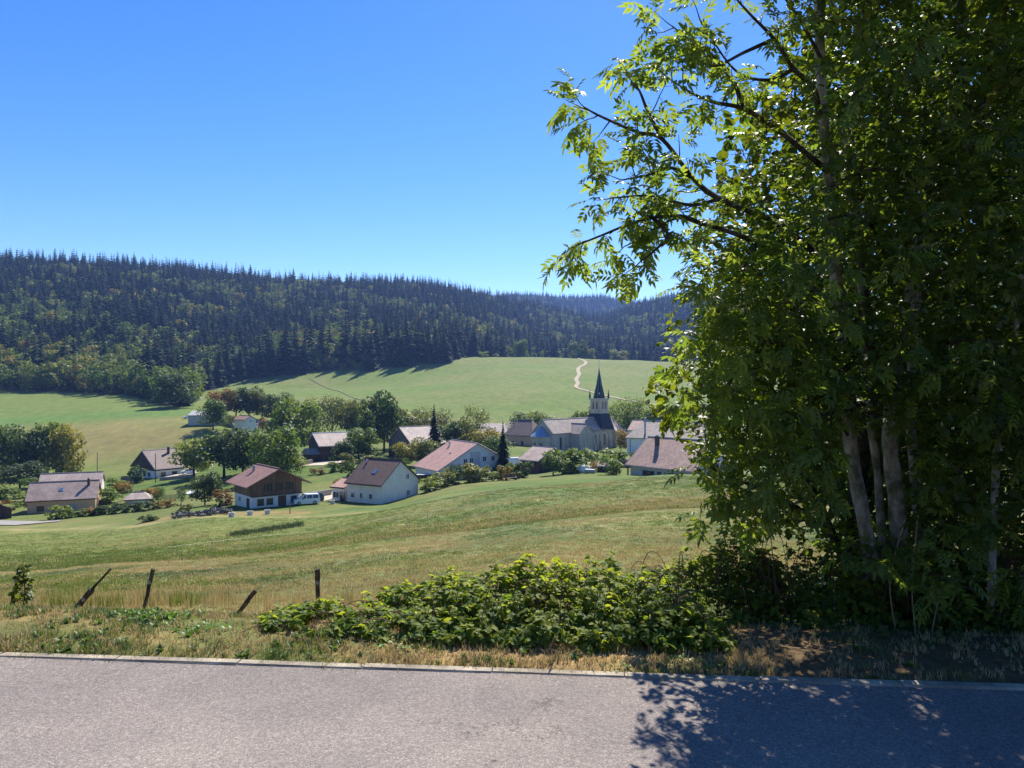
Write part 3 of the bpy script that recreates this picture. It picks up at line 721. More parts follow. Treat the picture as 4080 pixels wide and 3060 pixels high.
# chalet with timber upper storey
h = House('timber_chalet', 'chalet with red tiled roof, timber upper floor and white ground floor', (-42.9, 135), -19.2, 129.5, 10.2, 11.4, -15.2, 2.75, 1.1, 1.3, wall=p_white, roof=t_red)
b = MB(); e = .06; hw = h.Ww / 2 + e
b.prism([(-hw, 2.35), (hw, 2.35), (hw, h.wr + .02), (0, h.top - .02), (-hw, h.wl + .02)], -h.Lw / 2 - e, h.Lw / 2 + e); clad = b.build('timber_cladding', wood_m, h.root)
for v in (1.9, 0, -1.9): h.window('l', v - .3, 3.75, 1.0, 1.15, wood_d, off=.07)
for v in (2.9, 1.3): h.window('l', v, 1.35, .95, 1.05, wood_m)
h.door('l', -.9, 1.2, 2.1, wood_m); h.window('l', -3.0, 1.4, .9, 1.05, wood_m)
h.door('b', -2.4, .9, 1.9, trim_d); h.window('b', 1.4, 1.5, .9, .8)
h.chimney(2.0, 1.8, 1.0, .45, metal_g)
b = MB(); b.box((-h.Lw / 2 - .12, 0, 2.38), (.2, h.Ww + .2, .16)); b.build('string_course', wood_d, h.root)

# white house with dark tiles and its annex
h = House('white_house', 'white house with steep dark brown tiled roof and a skylight', (-23.5, 140), -19.3, -30.7, 8.6, 11.2, -15.6, 3.95, .3, .45, wall=p_cream, roof=t_dark)
for v, z, s_ in ((1.4, 4.7, 1), (-1.7, 4.7, 0), (1.6, 1.7, 1), (-1.6, 1.5, 0)):
    if s_: h.window('r', v + .6, z, .75, .95, trim_w)
    else: h.panel('roller_shutter', 'r', v, z - .55, z + .65, .95, trim_w, .06)
for u, w in ((-2.6, .7), (-.6, .45), (1.6, .65)): h.window('f', u, 1.75, w, .95, trim_w, mull=False)
h.skylight(.6, -2.9); h.chimney(-3.0, -.9, .7, .3, metal_g, False)
h.panel('downpipe', 'f', -.95, 0, 3.9, .09, trim_w, .1)
h2 = House('annex', None, (0, 0), 0, 0, 3.4, 6.6, 2.75, 1.25, .25, .35, wall=p_white, roof=t_pink)
for k in ('label', 'category'):
    if k in h2.root: del h2.root[k]
h2.root.parent = h.root; h2.root.location = (-6.0, -2.3, .0); h2.root.name = 'annex'
h2.window('f', -.5, 1.5, 1.3, 1.05, trim_w); h2.door('f', 1.0, .85, 2.05, glass)

# long white house with the pink roof
h = House('long_white_house', 'long white two storey house under a big pink tiled roof', (-11.9, 175), -19.4, -58.4, 13.2, 17.6, -16.7, 5.6, .4, .6, v0=1.2, dz_right=1.7, wall=p_white, roof=t_pink, verge=trim_p)
h.panel('grey_render', 'r', -4.6, .0, 4.2, 3.0, p_greybl); h.panel('grey_render', 'r', .6, 3.2, 6.6, 2.6, p_greybl); h.panel('timber_panel', 'r', -6.4, .0, 2.6, .5, wood_m)
for v, z in ((-2.4, 4.6), (-.9, 4.75), (2.4, 4.9), (4.6, 4.9)): h.window('r', v + .5, z, .8, 1.05)
h.window('r', -4.8, 1.8, .7, 1.0); h.window('r', .4, 1.9, .35, .7, mull=False); h.window('r', 5.6, 2.0, .4, .7, mull=False)
h.door('r', -1.6, 1.25, 2.3, metal_g); h.door('r', 4.0, 1.3, 2.3, trim_d)
b = MB(); b.prism([(-1.6, 2.3), (1.6, 2.3), (0, 3.3)], 0, 2.6); b.build('porch_roof', t_dark, h.root, (h.Lw / 2, 2.6, 0)); b = MB(); b.box((1.2, 0, 1.15), (2.2, 2.4, 2.3)); b.build('porch', p_white, h.root, (h.Lw / 2, 2.6, 0))
h.chimney(-3.4, -.9, .9, .4, trim_w); h.chimney(1.5, -3.2, .4, .25, trim_d, False)

# orange house on the left
h = House('orange_house', 'orange plastered house with long weathered tile roof and a dark chimney', (-96, 165), -25.1, 22, 13.2, 9.4, -22.2, 3.3, .35, .5, wall=p_orange, roof=t_grey)
for u, w, hh_ in ((-3.9, 1.1, 1.0), (-1.2, .8, .8)): h.window('f', u, 1.35, w, hh_, trim_d)
h.door('f', 2.0, .95, 2.0, metal_g); h.panel('lit_gable', 'l', 0, 0, 2.9, 8.2, p_cream, .02); h.window('l', 1.6, 1.4, .6, 1.8, trim_w, mull=False); h.window('l', -.4, 1.4, .6, 1.8, trim_w, mull=False)  # paler gable panel puts the light on that wall into the colour
h.skylight(-.4, -2.2, .8, 1.0); h.chimney(4.6, -1.2, 1.5, .5)
h = House('low_barn_house', 'low house with plain pink roof behind the orange house', (-107, 187), -25.6, 22, 13.5, 8.4, -22.2, 2.6, .3, .4, wall=p_cream, roof=t_pale); h.window('f', 3, 1.4, .9, .9)
h = House('garage', 'small garage with pale hipped roof right of the orange house', (-79.5, 163.5), -24.0, 22, 5.4, 5.0, -22.2, 1.2, .3, .3, wall=p_orange, roof=t_pale, hip=(1.6, 1.6), cat='garage'); h.door('f', .2, 2.3, 1.7, trim_w)
h = House('field_barn', 'low dark timber barn at the lower left end of the village', (-104.5, 151), -24.2, -42, 7.5, 9.6, -22.8, 2.5, .35, .4, wall=wood_d, roof=t_dark, cat='barn'); h.door('r', 0, 2.6, 2.2, wood_m)
h = House('brown_house', 'brown roofed house with timber gable and tall chimney by the drive', (-105.9, 230), -25.7, 55, 10.2, 13.4, -22.6, 5.0, .5, .7, wall=p_white, roof=t_brown, verge=trim_p)
b = MB(); hw = h.Ww / 2 + .06; b.prism([(-hw, 2.6), (hw, 2.6), (hw, h.wr + .02), (0, h.top - .03), (-hw, h.wl + .02)], -h.Lw / 2 - .06, h.Lw / 2 + .05); b.build('timber_gable', wood_d, h.root)
for v in (-3, -.6, 2): h.window('l', v, 1.4, 1.0, 1.1, trim_d)
for u in (-2, 1.5): h.window('f', u, 1.5, 1.3, 1.0, trim_d)
h.chimney(2.2, -1.6, 2.0, .6); h.chimney(-4.2, .6, .7, .5)
# hangar, chapel and farm buildings beyond
h = House('steel_hangar', 'grey steel hangar with shallow roof beside the far trees', (-119, 300), -12.9, 4, 11.5, 11, -10.0, 1.6, .2, .3, wall=metal_g, roof=concrete, cat='hangar', ridge=False); h.door('f', -1.5, 4, 2.5, metal_g)
h = House('cemetery_chapel', 'tiny cream building with orange roof at the cemetery corner', (-101.5, 292), -13.4, -25, 5.8, 6.2, -11.4, 1.4, .2, .3, wall=p_cream, roof=t_red, cat='building'); h.window('r', 0, 1.5, .6, .8)
h = House('dark_farmhouse', 'dark timber farmhouse with bright weathered roof among the trees', (-52.9, 225), -19.8, 33, 11.5, 11.6, -15.6, 3.4, .6, .9, wall=wood_d, roof=t_pale, verge=trim_w)
for u in (-3, 0, 3): h.window('f', u, 2.6, 1.0, 1.1, trim_d)
b = MB(); b.prism([(-3.2, 2.7), (3.2, 2.7), (0, 4.3)], -3.6, 0); b.build('lean_to_roof', t_pale, h.root, (-h.Lw / 2, -2.2, -.6)); b = MB(); b.box((-1.7, 0, 1.0), (3, 4.6, 3.0)); b.build('lean_to', wood_d, h.root, (-h.Lw / 2, -2.2, 0))
h = House('timber_barn', 'big barn with planked gable and pale stone tiled roof', (-28.5, 231), -20.0, 38, 12.6, 15.0, -15.6, 4.9, .5, .5, wall=wood_g, roof=t_pale, cat='barn')
b = MB(); b.prism([(-6.9, -1), (6.9, -1), (6.9, 3.2), (-6.9, 3.2)], -h.Lw / 2 - .05, -h.Lw / 2); b.build('dark_boarding', wood_d, h.root)
h.window('l', -1.6, 2.4, .55, .9, mull=False); h.window('l', .6, 2.9, .4, .45, mull=False)
h = House('dark_chalet', 'dark timber chalet with grey tiled roof standing before the church', (7.4, 180), -18.9, -43, 6.6, 11.4, -15.4, 2.7, .5, .7, wall=wood_d, roof=t_grey, verge=trim_p)
h.window('r', 1.4, 4.1, 1.1, .95); h.window('r', -2.2, 1.7, 1.0, 1.0, trim_d); h.door('r', 2.6, 1.2, 2.0, wood_m)
h = House('garden_cabin', 'small dark cabin with pale edged roof near the right house', (20.2, 160), -16.9, -40, 3.8, 4.6, -14.9, 1.2, .3, .4, wall=wood_d, roof=t_grey, verge=trim_p, cat='cabin'); h.door('r', 0, 1.0, 1.8, wood_m)
h = House('mottled_roof_house', 'house with steep mottled clay roof, dark chimney and a veranda post', (33.2, 150), -16.4, -50, 17, 14.2, -13.9, 5.2, .7, .9, wall=p_greybl, roof=t_mix, verge=trim_p)
for u in (-3.2, -.6, 2.2): h.window('f', u, 1.35, 1.3 if u != -.6 else .7, .9, wood_d, wood_d if u != -.6 else None, mull=False)
h.chimney(-4.6, -1.9, 1.9, .75, brick_d)
b = MB(); b.box((-8.1, -6.6, .55), (.22, .22, 3.6)); b.build('veranda_post', wood_d, h.root)
b = MB(); b.box((-9.2, -3.2, .05), (3.4, 7.5, .22)); b.build('terrace', p_white, h.root)
h = House('grey_roof_house', 'white walled house with big grey hipped roof and a tall metal flue', (47, 225), -18.2, -28, 24, 14.5, -13.6, 4.6, .4, .5, wall=p_white, roof=t_stone, hip=(3.2, 3.2), verge=trim_p)
for u in (-6, -2, 2): h.window('f', u, 2.4, 1.0, 1.3)
b = MB(); b.lathe([(.28, 0), (.28, 4.6), (.36, 4.6), (.36, 5.0)], (-6.6, -5.2, h.roof_z(-5.2) - .3), 8); b.build('metal_flue', metal_g, h.roof)
h.panel('downpipe', 'f', -10.6, 0, 4.4, .12, trim_d, .12)
h = House('far_pink_house', 'house with pale pink roof showing between church and grey roof', (47, 262), -20, -30, 12, 11, -13.6, 3.2, .3, .4, wall=p_cream, roof=t_pink, verge=trim_p); h.skylight(-1, -3, .6, .6)
h = House('parish_hall', 'pale gabled house standing behind the church tower', (35.5, 288), -22, 62, 14, 12.5, -17.0, 5.9, .3, .3, wall=p_cream, roof=t_stone, verge=trim_p); h.window('l', 1, 4, .9, 1.2)
h = House('presbytery', 'tall house with dark brown hipped roof and pink walls left of the church', (5.2, 292), -22.6, -30, 12.5, 12.5, -17.2, 5.6, .35, .4, wall=p_pink, roof=t_brown, hip=(3, 3.5)); h.window('f', 1.8, 2.6, .8, 1.6, trim_d); h.window('f', -2.4, 2.6, .8, 1.6, trim_d); h.chimney(-2, 1, .8, .5)
h = House('skylit_barn', 'long pale roofed barn with a row of round bright skylights', (-8.5, 330), -22.5, 10, 11, 13.5, -18.9, 4.0, .3, .4, wall=p_cream, roof=t_pale, cat='barn', ridge=False)
for u in (-3.2, -1.2, .8): h.skylight(u, -3.0, .9, .9, trim_w)
h = House('pale_barn', 'pale roofed barn touching the dark hipped house on its left', (4.2, 338), -22.5, -32, 11, 13, -18.2, 4.2, .3, .4, wall=p_cream, roof=t_pale, cat='barn', verge=trim_p)
for u in (-1.5, 2.0): h.skylight(u, -2.2, .8, .8, trim_w)
h = House('meadow_shed', 'low dark shed roof at the bottom of the far field', (-37, 345), h1(-37, 345), 5, 16, 6, h1(-37, 345) + 1.2, .9, .2, .2, wall=wood_d, roof=t_dark, cat='shed', ridge=False); h.door('f', 0, 2, 1.0, trim_d)
h = House('roadside_shed', 'small shed with flat pale roof under the tree near the courtyard', (-33.5, 172), h1(-33.5, 172), 12, 3.6, 3.2, h1(-33.5, 172) + 2.0, .5, .3, .3, wall=wood_d, roof=concrete, cat='shed', ridge=False); h.door('f', 0, .9, 1.8, wood_m)
h = House('garden_shed', 'small garden shed with curved white roof in the left garden', (-71.5, 172.5), -24.4, -35, 2.4, 2.9, -22.5, .5, .1, .15, wall=wood_d, roof=trim_w, cat='shed', ridge=False); h.door('r', 0, .8, 1.6, trim_w)

# ---------------------------------------------------------------- church
def arch_window(root, p, rz, w, hgt, m_frame, deep=.12, name='arched_window'):
    k = MB(); n = 10; outer = []; inner = []
    for i in range(n + 1):
        a = pi * i / n; outer.append((cos(a) * (w / 2 + .16), hgt - w / 2 + sin(a) * (w / 2 + .16))); inner.append((cos(a) * w / 2, hgt - w / 2 + sin(a) * w / 2))
    outer = [(w / 2 + .16, -.05)] + outer + [(-w / 2 - .16, -.05)]; inner = [(w / 2, -.05)] + inner + [(-w / 2, -.05)]
    V = []; F = []
    for (a, b2), (c, d) in zip(outer, inner): V += [(a, -deep, b2), (c, -deep, d), (a, 0, b2), (c, 0, d)]
    for i in range(len(outer) - 1): q = 4 * i; F += [(q, q + 4, q + 5, q + 1), (q + 1, q + 5, q + 7, q + 3), (q, q + 2, q + 6, q + 4)]
    k.add(V, F); k.box((0, -.1, -.12), (w + .45, .24, .14)); o = k.build(name, m_frame, root, p, rz)
    g = MB(); V = [(x, -.04, z) for x, z in inner]; g.add(V, [tuple(range(len(V)))]); g.build('pane', glass, o)
    return o
def buttress(root, p, rz, h_, w=.6, d=.9):
    k = MB(); k.prism([(-d, -1.5), (0, -1.5), (0, h_), (-d * .45, h_ - .7), (-d * .5, h_ * .6), (-d, h_ * .5)], -w / 2, w / 2)
    return k.build('buttress', p_trim, root, p, rz)
def church():
    root = tag(empty('church', (21.5, 265, -21.2), rad(45.8)), 'stone village church with dark slate spire and arched windows', 'church')
    L, W, E_, T = 33.0, 8.6, 7.3, 11.4; hw = W / 2
    b = MB(); b.prism([(-hw, -3), (hw, -3), (hw, E_), (0, T - .25), (-hw, E_)], -L / 2, L / 2); b.build('nave_wall', p_stone, root)
    r = MB(); t = .22; o_ = .35; sl = (T - E_) / hw
    r.prism([(-hw - o_, E_ - o_ * sl), (0, T), (0, T + t), (-hw - o_, E_ - o_ * sl + t)], -L / 2 - .2, L / 2 + .2); r.prism([(hw + o_, E_ - o_ * sl), (hw + o_, E_ - o_ * sl + t), (.001, T + t), (.001, T)], -L / 2 - .2, L / 2 + .2)
    rf = r.build('nave_roof', t_stone, root)
    k = MB(); k.tube([(-L / 2 - .2, 0, T + .24), (L / 2 + .2, 0, T + .24)], .16, 6); k.build('ridge_tiles', trim_p, rf)
    for x in (-L / 2 - .15, L / 2 + .15):
        k = MB(); k.tube([(x, -hw - .4, E_ - .2), (x, 0, T + .25), (x, hw + .4, E_ - .2)], .2, 4); k.build('verge_stone', trim_p, rf)
    # apse
    n = 5; R = 3.6; pts = [(-L / 2 - R * sin(pi * i / n) * 1.05, -R * cos(pi * i / n)) for i in range(n + 1)]
    b = MB(); b.loft([[(x, y, -3) for x, y in pts], [(x, y, 6.0) for x, y in pts]]); b.build('apse_wall', p_stone, root)
    b = MB(); ap = [(x + (x + L / 2) * .1, y * 1.08) for x, y in pts]; V = [(x, y, 6.0) for x, y in ap] + [(x, y, 6.15) for x, y in ap] + [(-L / 2 - .05, 0, 9.6)]
    F = [(i, i + 1, n + 2 + i, n + 1 + i) for i in range(n)] + [(n + 1 + i, n + 2 + i, 2 * n + 2) for i in range(n)] + [tuple(range(n + 1))]
    b.add(V, F); b.build('apse_roof', zinc, root)
    for i in (1, 2, 3):
        x0, y0 = pts[i]; x1, y1 = pts[i + 1]; c = Vector(((x0 + x1) / 2, (y0 + y1) / 2, 2.0)); a = math.atan2(-(x0 - x1), (y0 - y1)); arch_window(root, c, math.atan2(y1 - y0, x1 - x0) + pi, .8, 2.3, p_trim)
    for i in (1, 2): buttress(root, Vector((*pts[i], 0)), -pi / 2 - .5 * (1.5 - i) * -2, 5.0)
    # front wall windows and buttresses
    for x in (-12.3, 6.2, 11.4): arch_window(root, Vector((x, -hw, 1.9)), 0, 1.0, 4.0, p_trim)
    for x in (-15.6, -9.3, 3.4, 8.8, 14.0): buttress(root, Vector((x, -hw, 0)), 0, 6.2)
    # side chapel with its own gable
    cw, cd, ce, ct = 7.6, 4.0, 6.9, 9.9
    b = MB(); Mx = Matrix.Translation((-3.6, -hw - cd, 0)) @ Matrix.Rotation(pi / 2, 4, 'Z')
    b.prism([(-cw / 2, -3), (cw / 2, -3), (cw / 2, ce), (0, ct - .2), (-cw / 2, ce)], 0, cd + .5, 0, Mx); b.build('chapel_wall', p_stone, root)
    b = MB(); q = .3; b.prism([(-cw / 2 - q, ce - .25), (0, ct), (0, ct + .2), (-cw / 2 - q, ce - .05)], -.25, cd + 3.2, 0, Mx); b.prism([(cw / 2 + q, ce - .25), (cw / 2 + q, ce - .05), (.001, ct + .2), (.001, ct)], -.25, cd + 3.2, 0, Mx)
    cr = b.build('chapel_roof', t_stone, root); k = MB(); k.tube([(-3.6, -hw - cd - .3, ct + .22), (-3.6, -hw + 2.8, ct + .22)], .15, 6); k.build('ridge_tiles', trim_p, cr)
    arch_window(root, Vector((-3.6, -hw - cd, 1.7)), 0, 1.3, 4.4, p_trim)
    for x in (-3.6 - cw / 2, -3.6 + cw / 2): buttress(root, Vector((x, -hw - cd, 0)), 0, 6.0)
    # tower over the west bay
    tx = L / 2 - 2.6; s = 2.25
    b = MB(); b.box((tx, 0, 9.2), (2 * s, 2 * s, 24.4 - .0)) if False else b.box((tx, 0, 8.6), (2 * s, 2 * s, 19.2)); b.build('tower_wall', p_stone, root)
    b = MB(); b.loft([[(tx - 4.6, -hw - .5, E_ + .0), (tx + 2.75, -hw - .5, E_ + .0), (tx + 2.75, hw + .5, E_), (tx - 4.6, hw + .5, E_)], [(tx - s - .25, -s - .25, 12.9), (tx + s + .25, -s - .25, 12.9), (tx + s + .25, s + .25, 12.9), (tx - s - .25, s + .25, 12.9)]]); b.build('tower_skirt_roof', slate, root)
    for z, e, hh2 in ((14.2, .16, .28), (17.9, .30, .34), (18.25, .42, .22)):
        b = MB(); b.box((tx, 0, z), (2 * (s + e), 2 * (s + e), hh2)); b.build('cornice', p_trim, root)
    for rz, dx, dy in ((0, 0, -s), (-pi / 2, -s, 0), (pi / 2, s, 0), (pi, 0, s)):
        for q in (-.82, .82):
            arch_window(root, Vector((tx + dx + (q if rz in (0, pi) else 0), dy + (q if rz not in (0, pi) else 0), 14.55)), rz, .72, 2.6, p_trim, .1, 'belfry_opening')
    b = MB(); b.lathe([(2.25, 18.36), (2.05, 18.9), (1.05, 23.2), (.16, 28.4), (.1, 28.8)], (tx, 0, 0), 8, 0, None, pi / 8); sp = b.build('spire', slate, root)
    for i in range(8):
        a = pi / 8 + i * pi / 4; k = MB(); k.tube([(tx + 2.05 * cos(a), 2.05 * sin(a), 18.9), (tx + 1.05 * cos(a), 1.05 * sin(a), 23.2), (tx + .16 * cos(a), .16 * sin(a), 28.4)], [.05, .045, .03], 4); k.build('spire_hip', zinc, sp)
    k = MB(); k.box((tx - 1.55 * cos(.0) * .85, -1.05, 20.0), (.1, .45, .7)); k.build('spire_hatch', trim_w, sp)
    for sx in (-1, 1):
        for sy in (-1, 1):
            k = MB(); k.box((tx + sx * (s + .1), sy * (s + .1), 18.75), (.5, .5, .9)); k.lathe([(.34, 19.2), (.16, 20.3), (.03, 21.5)], (tx + sx * (s + .1), sy * (s + .1), 0), 6); k.build('pinnacle', slate, root)
    k = MB(); k.lathe([(.1, 28.7), (.22, 28.95), (.1, 29.2), (.045, 29.3), (.04, 32.0)], (tx, 0, 0), 6); k.box((tx, 0, 31.2), (.07, 1.1, .09)); k.box((tx, 0, 31.75), (.05, .55, .07)); k.lathe([(.02, 30.2), (.14, 30.3), (.02, 30.4)], (tx, 0, 0), 6); k.build('cross', zinc, sp)
    # west front gable wing
    b = MB(); b.prism([(-hw - 1.2, -3), (hw + 1.2, -3), (hw + 1.2, E_ - .6), (0, T - .6), (-hw - 1.2, E_ - .6)], L / 2 - .02, L / 2 + 1.2); b.build('west_front', p_stone, root)
church()

# ---------------------------------------------------------------- cemetery
cem = tag(empty('cemetery_wall', (-88, 275, 0)), 'low stone wall around the village cemetery', 'wall')
def wall_run(root, p0, p1, h_, m, t=.5, name='wall_run'):
    k = MB(); nseg = max(2, int((Vector(p1) - Vector(p0)).length / 3)); a = np.array(p0, float); b2 = np.array(p1, float)
    d = (b2 - a); ln = np.linalg.norm(d); d /= ln; nrm = np.array([-d[1], d[0]]) * t / 2; rings = []
    for i in range(nseg + 1):
        q = a + d * ln * i / nseg; z = h1(*q); lo, hi = z - .6, z + h_ * random.uniform(.93, 1.05)
        rings.append([(q[0] - nrm[0], q[1] - nrm[1], lo), (q[0] + nrm[0], q[1] + nrm[1], lo), (q[0] + nrm[0], q[1] + nrm[1], hi), (q[0] - nrm[0], q[1] - nrm[1], hi)])
    k.loft(rings); o = k.build(name, m)
    if root is not None: o.parent = root; o.location = -Vector(root.location)
    return o
ca = [hit(212, 421.5, 200)[:2], hit(238, 429.5, 200)[:2], hit(268, 424, 200)[:2], hit(246, 421.5, 200)[:2], hit(230, 422, 200)[:2]]
for p, q in zip(ca, ca[1:]): wall_run(cem, p, q, 1.3, stone_w)
gm = plaster('grave_stone', (.45, .44, .43), .3)
for i, (px, py) in enumerate([(242, 426.5), (246, 425), (250, 424.2), (254, 425.5), (258, 424), (262, 425), (256, 427.5), (250, 427.5), (247, 423), (264, 423.5), (252, 426.4), (260, 427)]):
    x, y, z = hit(px, py, 200); k = MB(); k.box((0, 0, .1), (1.0, 2.0, .5)); k.prism([(-.14, .3), (.14, .3), (.14, 1.1 + .3 * (i % 3)), (0, 1.25 + .3 * (i % 3)), (-.14, 1.1 + .3 * (i % 3))], -.4, .4, 0, Matrix.Translation((0, .9, 0)))
    o = k.build('grave', gm, None, (x, y, z), rad(10)); tag(o, 'pale stone grave inside the cemetery wall', 'grave', 'graves in the cemetery')
dk = plaster('dark_boards', (.05, .045, .05), .3)
o = wall_run(None, hit(255, 436.5, 200)[:2], hit(272, 437.5, 200)[:2], 3.2, dk, .4, 'board_wall'); tag(o, 'dark board wall below the cemetery between the trees', 'wall')
o = wall_run(None, hit(303, 499.5, 90)[:2], hit(331, 495.2, 90)[:2], 1.2, stone_w, .4, 'driveway_wall'); tag(o, 'low grey retaining wall behind the parked cars', 'wall')
o = wall_run(None, hit(160, 480.5, 150)[:2], hit(195, 477.0, 150)[:2], .9, stone_w, .4, 'drive_wall'); tag(o, 'low stone wall along the drive of the brown house', 'wall')
o = wall_run(None, hit(290, 468, 140)[:2], hit(312, 464, 140)[:2], 1.3, stone_w, .5, 'courtyard_wall'); tag(o, 'dark stone wall left of the courtyard behind the chalet', 'wall')
o = wall_run(None, hit(121, 484, 140)[:2], hit(131, 484, 140)[:2], 2.2, wood_g, .2, 'board_fence'); tag(o, 'grey board fence in the left garden', 'fence')
# field boundary: dry-stone line with bushes on the far meadow
fb = [((800 + x / 2.212) / 3.984375, (1500 + y / 2.212) / 3.984375) for x, y in [(955, 22), (1090, 88), (1180, 122), (1290, 165), (1420, 213), (1540, 248)]]
fbp = [hit(*p, y0=330)[:2] for p in fb]
fw = tag(empty('field_boundary', (*fbp[2], 0)), 'thin brown dry stone boundary line crossing the far meadow', 'boundary')
for p, q in zip(fbp, fbp[1:]): wall_run(fw, p, q, .3, MATS.get('dry_stone') or simple('dry_stone', (.15, .125, .065), .95, .4, .5), .8)

# ---------------------------------------------------------------- village trees and shrubs
f_vill = foliage('village_leaves', (0, 0, 0), (0, 0, 0), .40, rough=.55, spec=.25, src='obj')
f_needle = foliage('village_needles', (0, 0, 0), (0, 0, 0), .08, rough=.8, spec=.1, src='obj')
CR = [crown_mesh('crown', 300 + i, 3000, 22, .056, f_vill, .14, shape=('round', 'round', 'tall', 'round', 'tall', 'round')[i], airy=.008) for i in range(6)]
CRA = [crown_mesh('airy_crown', 320 + i, 1700, 22, .045, f_vill, .12, shape=('tall', 'round', 'tall')[i], airy=.02) for i in range(3)]
LM = [limbs_mesh('limbs', 300 + i) for i in range(3)]
SH = [crown_mesh('shrub', 340 + i, 900, 12, .095, f_vill, -.16, shape='round') for i in range(4)]
SPV = [spruce_mesh('boughs', 350 + i, 26, 11, f_needle, .21, False) for i in range(2)]
TRK = bpy.data.meshes.new('stem'); bm_ = MB(); bm_.tube([(0, 0, -.05), (0, 0, .5), (0, 0, .95)], [.017, .012, .002], 6); TRK.from_pydata(bm_.v, [], bm_.f); TRK.materials.append(bark_dark)
G0 = (.090, .145, .034); G1 = (.13, .19, .040); G2 = (.18, .23, .045); GD = (.050, .088, .030); GO = (.145, .165, .058); GY = (.21, .20, .04); GA = (.22, .145, .05); GB = (.065, .10, .042)
def plant(kind, px, d, w, h_, col, label, dz=0., cat=None):
    x = (px - 512) / 768 * d; z = h1(x, d) + dz; s_ = int(px * 13 + d * 7)
    rz = (s_ * 2.399) % 6.28
    if kind == 'shrub':
        o = link('shrub', SH[s_ % 4], None, (x, d, z - .1), (0, 0, rz)); o.scale = (w * 1.15, w * 1.15, h_ * 1.15); o.color = (*col, 1); tag(o, label, cat or 'shrub'); return o
    nm = {'tree': 'leafy_tree', 'airy': 'slender_tree', 'spruce': 'garden_spruce'}[kind]
    r = empty(nm, (x, d, z), rz); tag(r, label, cat or 'tree')
    if kind == 'spruce': a = link('boughs', SPV[s_ % 2], r); t = link('trunk', TRK, r); a.scale = (w * 3.4, w * 3.4, h_); t.scale = (h_, h_, h_)
    else:
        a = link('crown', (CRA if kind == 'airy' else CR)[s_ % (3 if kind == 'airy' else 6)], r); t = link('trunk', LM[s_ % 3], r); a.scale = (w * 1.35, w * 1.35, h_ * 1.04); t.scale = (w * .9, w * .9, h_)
    a.color = (*col, 1)
    return r
